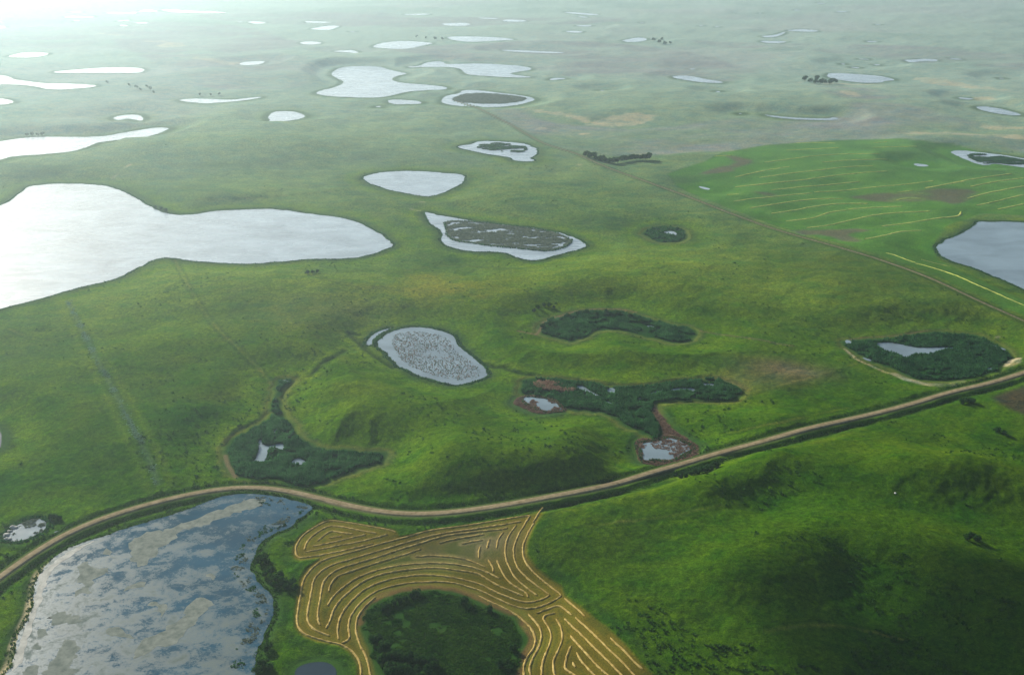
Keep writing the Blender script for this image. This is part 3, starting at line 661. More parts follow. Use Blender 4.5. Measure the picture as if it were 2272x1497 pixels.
# ------------------------------------------------------------------ the prairie sheet
inv = np.linspace(1 / 325.0, 1 / 5400.0, 820)
rows = np.concatenate([np.linspace(60, 320, 40), 1 / inv, np.geomspace(5600, 16000, 26)])
t0 = np.linspace(-0.67, 0.67, 900)
ext = np.linspace(0.69, 1.7, 50)
cols = np.concatenate([-ext[::-1], t0, ext])
RR, CC = np.meshgrid(rows, cols, indexing='ij')
gx, gy = CC * RR, RR.copy()
xf, yf = gx.ravel(), gy.ravel()
z, dpond, droad, dtrack = height(xf, yf, True)
nearline = np.minimum(droad, dtrack)
Zg = z.reshape(gx.shape).copy()
exact_height = height
def bil(G_, x, y):
    x = np.asarray(x, float); y = np.maximum(np.asarray(y, float), rows[0])
    fr = np.clip(np.interp(y, rows, np.arange(len(rows))), 0, len(rows) - 1.001)
    i0 = fr.astype(int)
    # inside one cell the sheet is ruled between two rows of the fan
    a0 = np.clip(np.interp(x / y, cols, np.arange(len(cols))), 0, len(cols) - 1.001)
    j0 = a0.astype(int); u, v = fr - i0, a0 - j0
    return (G_[i0, j0] * (1 - v) + G_[i0, j0 + 1] * v) * (1 - u) + (G_[i0 + 1, j0] * (1 - v) + G_[i0 + 1, j0 + 1] * v) * u
DPg, DRg, DTg = (np.minimum(a, 1e3).reshape(gx.shape) for a in (dpond, droad, dtrack))
def height(x, y, full=False):
    zz = bil(Zg, x, y)
    if full: return zz, bil(DPg, x, y), bil(DRg, x, y), bil(DTg, x, y)
    return zz
field_hay = flat(np.asarray(HAYFIELD)); 
hay_w, _ = drape(resample(np.concatenate([HAYFIELD, HAYFIELD[:1]]), 8)[:-1], height)
green_w, _ = drape(resample(np.concatenate([GREENFIELD, GREENFIELD[:1]]), 12)[:-1], height)
soil_w, _ = drape(resample(SOIL, 6), height)
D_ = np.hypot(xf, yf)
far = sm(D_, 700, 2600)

# cover colours (near dimness and far haze painted in)
def rgb(*c): return np.array(c)
cov = np.empty((len(xf), 3))
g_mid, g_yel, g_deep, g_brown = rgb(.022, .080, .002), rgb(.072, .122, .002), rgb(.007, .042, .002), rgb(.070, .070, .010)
e = fbm(xf, yf, 120, 4, 5); e2 = fbm(xf, yf, 34, 4, 9); e3 = fbm(xf, yf, 240, 3, 15)
def blend(mask, colr):
    global cov
    cov = cov * (1 - mask[:, None]) + colr * mask[:, None]
cov[:] = g_mid
hill = sm(z, 2.0, 9.0)
blend(np.clip(0.25 + 0.6 * e + 0.45 * hill, 0, 1) * 0.8, g_yel)
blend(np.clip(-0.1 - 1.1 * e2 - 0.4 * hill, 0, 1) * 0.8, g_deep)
blend(np.clip(1.6 * e3 * (e2 + 0.4) - 0.15 + 0.15 * hill, 0, 1) * 0.55, g_brown)
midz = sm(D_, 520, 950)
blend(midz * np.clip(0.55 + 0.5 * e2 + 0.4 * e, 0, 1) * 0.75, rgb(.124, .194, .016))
blend(np.clip(0.6 + 0.8 * e, 0, 1) * 0.7 * (1 - sm(yf, 380, 620)), rgb(.018, .062, .003))   # near dimness put into the grass colour, darker towards the south
# haze put into the far land's colour, paler with distance, then varied patches
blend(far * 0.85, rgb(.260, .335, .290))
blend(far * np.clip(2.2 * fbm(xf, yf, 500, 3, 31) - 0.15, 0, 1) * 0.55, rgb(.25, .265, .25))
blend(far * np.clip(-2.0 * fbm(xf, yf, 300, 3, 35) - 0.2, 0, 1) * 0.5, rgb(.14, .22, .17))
# moist yellow-green hem round every wetland, dark sedge right on the shore
wet = np.minimum(dpond, 1e5)
hem = np.exp(-((wet - 16) / 13.0) ** 2) * (1 - far)
blend(hem * (0.55 + 0.35 * e2), rgb(.085, .160, .006))
shore = (1 - sm(wet, 3 + 4 * sm(D_, 400, 1500), 9 + 9 * sm(D_, 400, 1500))) * (0.75 + 0.4 * e2)
blend(np.clip(shore, 0, 1) * 0.8, rgb(.030, .066, .022))
# streams and ditches
for dl in DITCHES:
    w, _ = drape(resample(dl, 5), height)
    dd, _ = linedist(w, xf, yf, 14)
    blend(np.exp(-(dd / 2.6) ** 2) * 0.85, rgb(.018, .040, .008))
    z = z - 0.9 * np.exp(-(dd / 2.2) ** 2) * (dpond > 2)
    blend(np.exp(-((dd - 6) / 3.0) ** 2) * 0.4, rgb(.12, .185, .012))
for dl in TRAILS:
    w, _ = drape(resample(chaikin(dl, 2, False), 6), height)
    dd, _ = linedist(w, xf, yf, 10)
    blend(np.exp(-(dd / 1.3) ** 2) * 0.5 * np.clip(0.6 + fbm(xf, yf, 25, 2, 33), 0, 1), rgb(.12, .125, .03))
    blend(np.exp(-((dd - 2.6) / 1.1) ** 2) * 0.4, rgb(.015, .045, .006))
# worked land
for f in FALLOW:
    w = chaikin(flat(f, 2), 1)
    dd = sdf(w, xf, yf, 60)
    dd = dd + fbm(xf, yf, 90, 2, 61) * (4 + 14 * far)
    soft = 4 + 14 * far
    near_field = f[:, 1].mean() > 800
    blend((1 - sm(dd, -soft, soft)) * (0.85 if near_field else np.clip(0.50 + 0.9 * fbm(xf, yf * 1.6, 150, 4, 67), 0.05, 0.85)), rgb(.050, .036, .026) if near_field else rgb(.20, .21, .205))
for f in TAN:
    w = chaikin(flat(f, 2), 1)
    dd = sdf(w, xf, yf, 60) + np.abs(fbm(xf, yf, 40, 3, 63)) * (6 + 26 * far)
    soft = 2 + 7 * far
    blend((1 - sm(dd, -soft, soft)) * np.clip(0.75 + 0.6 * e2, 0.2, 1) * (1 - 0.45 * far), rgb(.44, .37, .24))
dg = sdf(green_w, xf, yf, 20)
ing = (1 - sm(dg, -3, 3))
old = cov.copy()
blend(ing * 0.80, rgb(.050, .150, .018) * (1 + 0.25 * e2[:, None]))
for k in (7, 8, 9, 11):                      # bare patches inside the striped field
    w = chaikin(flat(FALLOW[k], 2), 1)
    dd = sdf(w, xf, yf, 30) + fbm(xf, yf, 25, 3, 66) * 7
    blend((1 - sm(dd, -5, 5)) * 0.75, rgb(.105, .085, .060))
fld = np.where(dg < 3)[0]
dd = np.full(len(fld), 1e3)
for p in SW:
    w, _z = drape(p, height, 3)
    dd = np.minimum(dd, segdist(w, xf[fld], yf[fld], False)[0])
ms = np.zeros(len(xf)); ms[fld] = np.exp(-(dd / 9.0) ** 2)
blend(ms * ing * 0.55 * np.clip(0.8 + 0.9 * e2, 0.2, 1.2), rgb(.105, .215, .04))
dh = sdf(hay_w, xf, yf, 25)
inh = 1 - sm(dh, -1.2, 1.2)
stub = fbm(xf, yf, 18, 3, 71)[:, None]
blend(inh * 0.95, rgb(.118, .092, .012) * (1 + 0.5 * stub) + rgb(-.02, .012, 0) * np.clip(stub, 0, 1))
pale = flat(X(1065,1215), 0)[0]
dp = np.hypot((xf - pale[0]) / 1.9, yf - pale[1])
blend(inh * np.exp(-(dp / 11) ** 2) * 0.45, rgb(.17, .155, .11))
pale = flat(X(955,1245), 0)[0]
dp = np.hypot((xf - pale[0]) / 2.8, yf - pale[1])
blend(inh * np.exp(-(dp / 9) ** 2) * 0.35, rgb(.17, .155, .09))
fld = np.where(dh < 3)[0]
dl = np.full(len(xf), 1e3)
if len(fld):
    dd = np.full(len(fld), 1e3)
    for p, _l in HAY:
        w, _z = drape(chaikin(p, 1, False), height, 3)
        dd = np.minimum(dd, segdist(w, xf[fld], yf[fld], False)[0])
    dl[fld] = dd
    blend(np.where(dh < 3, sm(dl, 1.2, 3.2), 0) * inh * 0.75 * (0.75 + 0.6 * stub[:, 0]), rgb(.036, .058, .008))
pale = flat(X(1065,1215), 0)[0]
dp = np.hypot((xf - pale[0]) / 1.9, yf - pale[1])
edge = np.exp(-((dh - 4.5) / 3.0) ** 2)
blend(edge * 0.75, rgb(.022, .060, .008))
ds, _ = linedist(soil_w, xf, yf, 12)
blend((1 - sm(ds, 1.2, 3.0)) * 0.9, rgb(.115, .052, .026))
# wetlands
for w, (p, lab) in zip(marsh_w, MARSHES):
    dd = sdf(w, xf, yf, 12)
    dd = dd + 1.6 * fbm(xf, yf, 5, 2, 171)
    blend(1 - sm(dd, -2, 2.5), rgb(.014, .050, .012) if 'meadow' not in lab else rgb(.022, .062, .010))
    blend(np.exp(-((dd - 4.0) / 2.2) ** 2) * 0.5, rgb(.13, .14, .025))
for w in mud_w:
    dd = sdf(w, xf, yf, 8)
    blend(1 - sm(dd, -0.8, 1.2), rgb(.13, .085, .055))
for w in isl_w:
    dd = sdf(w, xf, yf, 8)
    blend(1 - sm(dd, -2, 1), rgb(.05, .085, .045))
for p, wid in SANDLINES:
    w, _ = drape(resample(p, 5), height)
    dd, _ = linedist(w, xf, yf, 12)
    blend(np.clip((1 - sm(dd, wid * 0.3, wid * 0.62)) * (0.7 + 0.8 * fbm(xf, yf, 9, 2, 3)), 0, 1), rgb(.40, .34, .20))
for p, wid in RIMLINES:
    w, _ = drape(resample(p, 5), height)
    dd, _ = linedist(w, xf, yf, 10)
    blend(np.clip((1 - sm(dd, wid * 0.3, wid)) * 0.8, 0, 1), rgb(.15, .11, .06))
for (cx, cy, r, colr, s) in [(1720,820, 22, (.12,.09,.05), .6), (1765,825, 14, (.16,.13,.08), .5), (1640,845, 14, (.16,.14,.06), .4), (985,655, 30, (.20,.19,.02), .55), (955,625, 14, (.20,.19,.02), .4),
                             (955,1412, 6, (.07,.10,.03), .6), (700,705, 45, (.13,.13,.05), .35), (1010,770, 3, (.1,.1,.05), .1), (1930,600, 60, (.035,.072,.014), .5), (2030,660, 60, (.035,.072,.014), .5), (1870,720, 40, (.04,.085,.012), .4),
                             (90,790, 30, (.03,.07,.012), .5), (500,1230, 2, (.1,.1,.05), .1), (1500,400, 22, (.05,.095,.04), .7), (1410,95, 60, (.05,.09,.05), .3), (480,374, 16, (.05,.10,.04), .6), (805,433, 16, (.05,.10,.05), .6), (95,388, 30, (.05,.095,.045), .6), (340,205, 30, (.05,.09,.045), .5)]:
    w = flat(X(cx, cy), 1)[0]
    dp = np.hypot((xf - w[0]) / 1.6, yf - w[1]) * (1 + 0.35 * e2)
    blend(np.clip(np.exp(-(dp / r) ** 2) * s * (1 + 0.5 * e2), 0, 1), np.array(colr))
# verges: a dark line along each side, bright green shoulder
dr2, ir2 = linedist(road_w, xf, yf, 30)
ryy = np.interp(ir2, np.arange(len(road_w)), road_w[:, 1])
farside = sm(yf - ryy, -1, 1)
blend(np.exp(-((dr2 - 5.6) / 1.5) ** 2) * 0.95 * farside, rgb(.006, .020, .004))
blend(np.exp(-((dr2 - 9.5) / 1.7) ** 2) * 0.80 * (1 - farside), rgb(.008, .026, .004))
blend(np.exp(-((dr2 - 5.2) / 1.5) ** 2) * 0.7 * (1 - farside), rgb(.045, .115, .008))
blend(np.exp(-((droad - 11.5) / 2.0) ** 2) * 0.55, rgb(.060, .135, .008))
blend(1 - sm(droad, 3.2, 4.6), rgb(.07, .09, .03))
blend(np.exp(-((dtrack - 3.2) / 1.6) ** 2) * 0.8, rgb(.018, .036, .012))
fence_w, _ = drape(resample(FENCE, 6), height)
df, _ = linedist(fence_w, xf, yf, 14)
blend(np.exp(-(df / 2.0) ** 2) * 0.55, rgb(.075, .130, .060))
blend(np.exp(-((df - 6.5) / 3.0) ** 2) * 0.35, rgb(.11, .17, .014))
cov = np.clip(cov * (1 + 0.10 * fbm(xf, yf, 14, 3, 91)[:, None]), 0.003, 0.8)
# tussocky relief
tuft = np.clip(1.0 - inh * 0.88 - ing * 0.45, 0, 1) * sm(dpond, 1, 6) * sm(np.minimum(droad, dtrack), 3.5, 6)
z = z + tuft * (fbm(xf, yf, 5.5, 2, 101) * 0.45 + fbm(xf, yf, 17, 2, 103) * 0.55) * (1 - 0.6 * far)
# combed stubble: low parallel rows in the hay fields come from the windrow objects
NR, NC = gx.shape
Zg = z.reshape(gx.shape)
idx = np.arange(NR * NC).reshape(NR, NC)
F = np.stack([idx[:-1, :-1], idx[:-1, 1:], idx[1:, 1:], idx[1:, :-1]], -1).reshape(-1, 4)
V = np.stack([xf, yf, z], 1)
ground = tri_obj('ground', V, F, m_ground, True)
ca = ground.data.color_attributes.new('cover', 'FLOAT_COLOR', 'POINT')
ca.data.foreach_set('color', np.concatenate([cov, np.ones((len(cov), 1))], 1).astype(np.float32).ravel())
ta = ground.data.attributes.new('tufts', 'FLOAT', 'POINT')
ta.data.foreach_set('value', (np.clip(tuft, 0.15, 1) * (1 - 0.35 * far)).astype(np.float32))
tag(ground, 'rolling green prairie with hollows, stubble and fallow fields', kind='structure')

# ------------------------------------------------------------------ ponds
def sheet(name, poly, z0, mat):
    P = [Vector((p[0], p[1], z0)) for p in poly]
    tris = tessellate_polygon([P])
    return mesh_obj(name, P, tris, mat)

for w, (px, mat, lab) in zip(pond_w, PONDS):
    if mat == 'algae_water': continue
    D0 = float(np.hypot(*w.mean(0)))
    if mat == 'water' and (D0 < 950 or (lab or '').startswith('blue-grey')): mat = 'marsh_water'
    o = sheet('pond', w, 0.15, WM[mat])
    tag(o, lab, None, 'prairie ponds', 'structure')

big_i = [i for i, p in enumerate(PONDS) if p[1] == 'algae_water'][0]
bw = pond_w[big_i]
lo, hi = bw.min(0), bw.max(0)
# gridded water so that the scum can thicken towards the west shore
ng = 90
xs = np.linspace(lo[0], hi[0], ng); ys = np.linspace(lo[1], hi[1], ng)
o = sheet('pond', bw, 0.15, m_algw)
tag(o, PONDS[big_i][2], None, 'prairie ponds', 'structure')
sc = o.data.attributes.new('scum', 'FLOAT', 'POINT')
vv = np.array([v.co[:] for v in o.data.vertices])
c0 = flat(X(150, 1420))[0]; c1 = flat(X(560, 1180))[0]
tt = ((vv[:, :2] - c0) @ (c1 - c0)) / ((c1 - c0) @ (c1 - c0))
sc.data.foreach_set('value', np.clip(1 - tt, 0, 1).astype(np.float32))

MATS = [
 W(930,480, 1060,400, 1200,375, 1300,330, 1450,290, 1500,250, 1620,225, 1720,190, 1800,150, 1900,155, 1920,190, 1800,220, 1700,265, 1560,285, 1500,340, 1350,360, 1260,400, 1250,450, 1150,490, 1130,550, 1060,570, 1030,640, 985,670, 1000,620, 960,560),
 W(370,960, 450,950, 520,990, 580,960, 600,1010, 500,1050, 400,1080, 370,1060), W(220,1210, 290,1180, 310,1220, 260,1250),
 W(420,1200, 520,1145, 550,1180, 530,1250, 580,1280, 540,1330, 530,1440, 300,1440, 330,1350, 400,1280), W(160,1380, 250,1340, 280,1380, 240,1440, 170,1440),
 W(580,640, 620,600, 700,650, 760,640, 820,700, 700,690, 680,760, 640,860, 560,850, 570,760),
 W(960,1240, 1000,1180, 1150,1120, 1250,1040, 1350,950, 1400,880, 1500,860, 1530,900, 1480,960, 1400,1030, 1350,1090, 1250,1190, 1100,1240, 990,1300),
 W(1500,690, 1520,675, 1550,740, 1515,720), W(890,800, 930,760, 1020,740, 1030,770, 950,790, 900,820), W(770,1090, 830,1060, 950,1110, 940,1190, 880,1150, 800,1130),
 W(300,1090, 350,1080, 370,1130, 320,1150), W(1030,900, 1100,870, 1160,900, 1180,980, 1150,1000, 1080,930), W(750,520, 800,500, 830,560, 790,590),
]
for i, p in enumerate(MATS):
    w = natural(chaikin(flat(p), 1), 3.2, 5.0, 30 + i)
    P = [Vector((q[0], q[1], 0.17)) for q in w]
    n = len(P)
    rim = [Vector((q[0], q[1], 0.13)) for q in w]
    fs = [tuple(t) for t in tessellate_polygon([P])] + [(k, (k + 1) % n, n + (k + 1) % n, n + k) for k in range(n)]
    o = mesh_obj('algae', P + rim, fs, m_mat)
    tag(o, None, None, 'floating algae mats', 'stuff')

# ------------------------------------------------------------------ roads
def ribbon(name, w, zc, half, mat, crown, lift=0.0, nx=5):
    t = np.gradient(w, axis=0); t /= np.hypot(t[:, 0], t[:, 1])[:, None]
    nrm = np.stack([-t[:, 1], t[:, 0]], 1)
    V, Fs = [], []
    offs = np.linspace(-1, 1, nx)
    for i in range(len(w)):
        for o_ in offs:
            j = 1 + 0.10 * float(fbm(w[i, 0] + 30 * o_, w[i, 1], 7, 2, 8)) if abs(o_) > .99 else 1
            q = w[i] + nrm[i] * o_ * half * j
            V.append((q[0], q[1], zc[i] + crown * (1 - o_ * o_) + lift - (0.45 if abs(o_) > .99 else 0)))
    for i in range(len(w) - 1):
        for k in range(nx - 1):
            a = i * nx + k
            Fs.append((a, a + 1, a + nx + 1, a + nx))
    return mesh_obj(name, V, Fs, mat, None, True)
rw = resample(road_w, 3.0)
ii = np.linspace(0, len(road_z) - 1, len(rw))
rz = np.interp(ii, np.arange(len(road_z)), road_z)
tag(ribbon('road', rw, rz, 2.5, m_gravel, 0.12, 0.16, 9), 'pale gravel road curving past the big algae pond', None, None, 'structure')
tw = resample(track_w, 5.0)
tz = np.interp(np.linspace(0, len(track_z) - 1, len(tw)), np.arange(len(track_z)), track_z)
tag(ribbon('path', tw, tz, 1.5, m_track, 0.03, 0.10, 5), 'straight dirt track running to the horizon beside the striped hay field', None, None, 'structure')
# darker wheel ruts on the gravel
def offset_line(w, off):
    t = np.gradient(w, axis=0); t /= np.hypot(t[:, 0], t[:, 1])[:, None]
    return w + np.stack([-t[:, 1], t[:, 0]], 1) * off

# ------------------------------------------------------------------ windrows
def windrow(px, label, group, width, hgt, mat, step=1.2):
    p = resample(chaikin(px, 2, False), 3)
    w, z0 = drape(p, height, 5)
    w = resample(w, step)
    zz = height(w[:, 0], w[:, 1])
    for _ in range(2): zz[1:-1] = 0.5 * zz[1:-1] + 0.25 * (zz[:-2] + zz[2:])
    t = np.gradient(w, axis=0); t /= (np.hypot(t[:, 0], t[:, 1])[:, None] + 1e-9)
    nrm = np.stack([-t[:, 1], t[:, 0]], 1)
    n = len(w)
    wid = width * (1 + 0.30 * RNG.uniform(-1, 1, n)); hh = hgt * (1 + 0.35 * RNG.uniform(-1, 1, n))
    wid[[0, -1]] *= 0.4
    wob = 0.22 * width * fbm(w[:, 0], w[:, 1], 6, 2, 4)
    V = []
    for o_, hf in ((-1, -0.3), (-0.55, 0.75), (0.0, 1.0), (0.55, 0.75), (1, -0.3)):
        q = w + nrm * (o_ * wid * 0.5 + wob + RNG.uniform(-.06, .06, n))[:, None]
        V.append(np.stack([q[:, 0], q[:, 1], zz + 0.08 + hf * hh + RNG.uniform(-.05, .05, n)], 1))
    V = np.stack(V, 1).reshape(-1, 3)
    i = np.arange(n - 1)[:, None] * 5 + np.arange(4)[None, :]
    i = i.ravel()
    Fq = np.stack([i, i + 1, i + 6, i + 5], 1)
    o = tri_obj('windrow', V, Fq, mat)
    return tag(o, label, 'windrow', group)

for p, lab in HAY:
    windrow(p, lab, HAYG, 1.0, 0.32, m_straw, 1.0)
SW.sort(key=lambda p: -p[:, 1].mean())
ORD = 'first second third fourth fifth sixth seventh eighth ninth tenth eleventh twelfth thirteenth fourteenth fifteenth sixteenth seventeenth eighteenth nineteenth twentieth'.split()
def ordinal(i):
    if i < 20: return ORD[i]
    tens, u = divmod(i + 1, 10)
    base = {2: 'twenty', 3: 'thirty', 4: 'forty'}[tens]
    return (base[:-1] + 'ieth') if u == 0 else base + '-' + ORD[u - 1]
for i, p in enumerate(SW):
    ln = np.hypot(*(p[-1] - p[0]))
    kind = 'short' if ln < 70 else ('long' if ln > 190 else 'medium-length')
    where = 'nearer the blue-grey lake' if p[:, 0].mean() > 1950 else ('nearer the dirt track' if p[:, 0].mean() < 1750 else 'mid-field')
    windrow(p, '%s yellow swath %s, %s counted up the striped field' % (kind, where, ordinal(i)), 'yellow swaths in the bright green field', 1.0 if p[:, 1].mean() > 560 else 2.5, 0.4, m_straw2, 3.0)

# ------------------------------------------------------------------ scattered low plants (nobody could count them)
def scatter_in(poly, n, seed=0):
    r = np.random.default_rng(seed)
    lo, hi = poly.min(0), poly.max(0)
    out = []
    while sum(len(o) for o in out) < n:
        q = r.uniform(lo, hi, (n * 2, 2))
        out.append(q[inside(poly, q[:, 0], q[:, 1])])
    return np.concatenate(out)[:n]

def tufts(name, pts, r0, h0, mat, blades=5, label=None, zoff=0.0, hgt=None, kind='stuff', group=None, seed=1):
    """each plant: a ring of pointed blades leaning outwards"""
    r = np.random.default_rng(seed)
    n = len(pts)
    if n == 0: return None
    zz = height(pts[:, 0], pts[:, 1]) if hgt is None else np.full(n, hgt)
    rr = r0 * r.uniform(0.5, 1.4, n); hh = h0 * r.uniform(0.55, 1.35, n)
    V = np.empty((n, blades, 3, 3))
    a0 = r.uniform(0, 6.28, n)
    for k in range(blades):
        a = a0 + k * 6.283 / blades + r.uniform(-.4, .4, n)
        wd = rr * r.uniform(0.45, 0.9, n)
        c, s = np.cos(a), np.sin(a)
        bx, by = pts[:, 0] + c * rr * 0.25, pts[:, 1] + s * rr * 0.25
        V[:, k, 0] = np.stack([bx - s * wd, by + c * wd, zz + zoff], 1)
        V[:, k, 1] = np.stack([bx + s * wd, by - c * wd, zz + zoff], 1)
        V[:, k, 2] = np.stack([bx + c * rr * .8, by + s * rr * .8, zz + zoff + hh * r.uniform(.6, 1, n)], 1)
    V = V.reshape(-1, 3)
    o = tri_obj(name, V, np.arange(len(V)).reshape(-1, 3), mat)
    return tag(o, label, None, group, kind)

def clear_of(pts, polys, d=0.0):
    keep = np.ones(len(pts), bool)
    for w in polys:
        dd = sdf(w, pts[:, 0], pts[:, 1], 5)
        keep &= dd > d
    return pts[keep]

pools = [w for w in pond_w if np.hypot(*w.mean(0)) < 1500]
counts = [7500, 12000, 7000, 8500, 800, 8000]
for k, (w, (p, lab)) in enumerate(zip(marsh_w, MARSHES)):
    pts = clear_of(scatter_in(w, counts[k], 50 + k), pools, 0.4)
    dens = fbm(pts[:, 0], pts[:, 1], 11, 3, 120 + k)
    dm = sdf(w, pts[:, 0], pts[:, 1], 4)
    pts = pts[(dens > (-0.25 if k == 0 else -0.42)) & (dm < -1.2 - 2.5 * dens)]
    if k == 5:
        tufts('sedges', pts, 0.8, 0.6, m_sedge, 4, lab, seed=k)
    else:
        tufts('reeds', pts, 0.85, 2.1, m_reed, 5, lab, seed=k)
for k, w in enumerate(mud_w):
    pts = clear_of(scatter_in(w, 2400, 70 + k), pools[:0] if k == 9 else [], 0)
    d = np.full(len(pts), 1e6)
    for q in pools: sdf(q, pts[:, 0], pts[:, 1], 5, d)
    keep = (d > 0.2) | ((fbm(pts[:, 0], pts[:, 1], 8, 3, 7 + k) > (0.25 if k == 0 else 0.12)))
    tufts('sedges', pts[keep], 0.6, 0.5, m_rust, 4, 'rust-brown sedge on the mud flat ' + ('at the west tip of the Y-shaped marsh' if k == 0 else 'beside the gravel road'), zoff=0.12, seed=80 + k)
pts = scatter_in(chaikin(flat(T(270,250, 400,235, 560,270, 640,300, 600,330, 450,310, 300,290)), 2), 1500, 88)
tufts('sedges', pts[fbm(pts[:, 0], pts[:, 1], 7, 3, 89) > -0.1], 0.8, 2.2, m_rust, 4, 'dead grey-brown stems at the north-west end of the Y-shaped marsh', seed=89)
# drowned reeds in the comma-shaped pond
isl3 = chaikin(flat(M(620,370, 700,360, 850,370, 1000,390, 1150,405, 1300,430, 1400,470, 1410,500, 1350,530, 1270,550, 1150,540, 1020,525, 900,515, 780,495, 680,485, 640,450, 640,410)), 2)
pts = scatter_in(isl3, 11000, 91)
dd = sdf(isl3, pts[:, 0], pts[:, 1], 5)
f1 = fbm(pts[:, 0] * 0.45, pts[:, 1], 8, 3, 131)
keep = (f1 < 0.28) | (dd > -2.5)
keep &= ~((dd < -5) & (dd > -9) & (pts[:, 1] < isl3[:, 1].mean()) & (f1 > 0.05))
tufts('reeds', pts[keep], 1.0, 1.0, m_greyreed, 4, 'grey-green drowned reeds inside the comma-shaped pond', zoff=0.15, hgt=0.0, seed=92)
edge3 = resample(np.concatenate([isl3, isl3[:1]]), 1.0)
edge3 = edge3 + np.random.default_rng(5).normal(0, 0.9, edge3.shape)
tufts('reeds', edge3, 0.9, 1.4, m_reed, 4, 'dark outer belt of reeds in the comma-shaped pond', zoff=0.1, hgt=0.05, seed=93)
# speckles in the kidney pond
kid = chaikin(flat(X(865,752, 885,738, 925,735, 960,740, 990,748, 1005,765, 1015,785, 1045,800, 1065,820, 1065,835, 1035,845, 1000,842, 960,832, 925,820, 895,805, 880,785)), 2)
pts = scatter_in(kid, 4200, 95)
f1 = fbm(pts[:, 0], pts[:, 1], 22, 2, 141); f2 = fbm(pts[:, 0], pts[:, 1], 3.2, 2, 143)
cc = flat(X(968, 785))[0]
hole = np.exp(-(np.hypot((pts[:, 0] - cc[0]) / 1.5, pts[:, 1] - cc[1]) / 9) ** 2)
keep = (np.random.default_rng(8).random(len(pts)) > 0.25 + 0.65 * hole + 0.3 * f1)
a = np.random.default_rng(6).random(len(pts))
tufts('reeds', pts[keep & (a < .45)], 0.42, 0.5, m_greyreed, 3, 'grey-green reed tufts speckling the kidney-shaped pond', zoff=0.15, hgt=0.0, seed=96)
tufts('sedges', pts[keep & (a >= .7)], 0.45, 0.5, m_rust, 3, 'rusty sedge tufts speckling the kidney-shaped pond', zoff=0.15, hgt=0.0, seed=97)
# reeds in the two streaky ponds
for k, (p, n, lab) in enumerate([(B(1060,975, 1120,955, 1230,950, 1350,960, 1400,975, 1410,1000, 1340,1015, 1220,1005, 1100,990), 5200, 'streaks of dark reeds in the silver pond under the dirt track'),
                            (np.concatenate([Dd(1930,900, 2000,888, 2100,900, 2200,915, 2268,928), X(2300,362), Dd(2200,955, 2100,940, 2040,950, 1980,925)]), 5200, 'streaks of dark reeds in the pond beyond the striped field')]):
    w = chaikin(flat(p), 2)
    pts = scatter_in(w, n, 150 + k)
    f1 = fbm(pts[:, 0] * 0.35, pts[:, 1], 9, 3, 151 + k)
    tufts('reeds', pts[f1 < 0.10], 1.5, 1.5, m_reed, 4, lab, zoff=0.15, hgt=0.0, seed=152 + k)
pts = scatter_in(isl_w[0], 3500, 160)
tufts('sedges', pts, 1.8, 0.9, m_greyreed, 4, 'grey-green sedge covering the flat island in the ring of water', zoff=0.0, seed=161)
# shore sedge belts
def shore_pts(w, step, spread, lo_, hi_, seed):
    r = np.random.default_rng(seed)
    q = resample(np.concatenate([w, w[:1]]), step)
    t = np.gradient(q, axis=0); t /= np.hypot(t[:, 0], t[:, 1])[:, None] + 1e-9
    n = np.stack([t[:, 1], -t[:, 0]], 1)
    area = np.sum(q[:-1, 0] * q[1:, 1] - q[1:, 0] * q[:-1, 1])
    if area < 0: n = -n
    return np.concatenate([q + n * r.uniform(lo_, hi_, len(q))[:, None] + r.normal(0, .4, q.shape) for _ in range(spread)])
allp = []
for k, (w, (px, mat, lab)) in enumerate(zip(pond_w, PONDS)):
    D0 = np.hypot(*w.mean(0))
    if D0 > 1500 or lab is None or k == big_i or mat == 'dark_water': continue
    allp.append(shore_pts(w, 1.1 if D0 < 900 else 1.8, 3, 0.3, 3.2, 200 + k))
tufts('sedges', np.concatenate(allp), 0.7, 0.9, m_reed, 4, 'dark green sedge belts along the pond shores', seed=210)
bs = shore_pts(bw, 1.0, 2, 0.0, 2.2, 220)
bs = bs[(bs[:, 1] > 200)]
tufts('sedges', bs, 0.6, 0.6, m_sedge, 4, 'sedge along the banks of the big algae pond', seed=221)
# emergent weeds inside the big pond along its shores
inn = shore_pts(bw, 1.0, 8, -9.5, -3.0, 222)
inn = inn[inside(bw, inn[:, 0], inn[:, 1])]
f1 = fbm(inn[:, 0], inn[:, 1], 7, 3, 223)
east = inn[:, 0] > flat(X(500, 1250))[0][0]
keep = (f1 > 0.12) & east
tufts('reeds', inn[keep], 0.55, 0.35, m_greyreed, 3, 'grey-green water weeds just off the shore of the big algae pond', zoff=0.15, hgt=0.0, seed=224)
tufts('reeds', inn[(f1 < -0.34) & (east | keep)], 0.6, 0.4, m_reed, 3, 'dark water weeds just off the shore of the big algae pond', zoff=0.15, hgt=0.0, seed=225)

si = [i for i, p in enumerate(PONDS) if p[2] and p[2].startswith('small pond')][0]
pts = scatter_in(pond_w[si], 900, 240)
tufts('reeds', pts[fbm(pts[:, 0], pts[:, 1], 5, 3, 241) > 0.2], 0.5, 0.5, m_greyreed, 4, 'sparse reeds in the small pond by the road', zoff=0.15, hgt=0.0, seed=242)

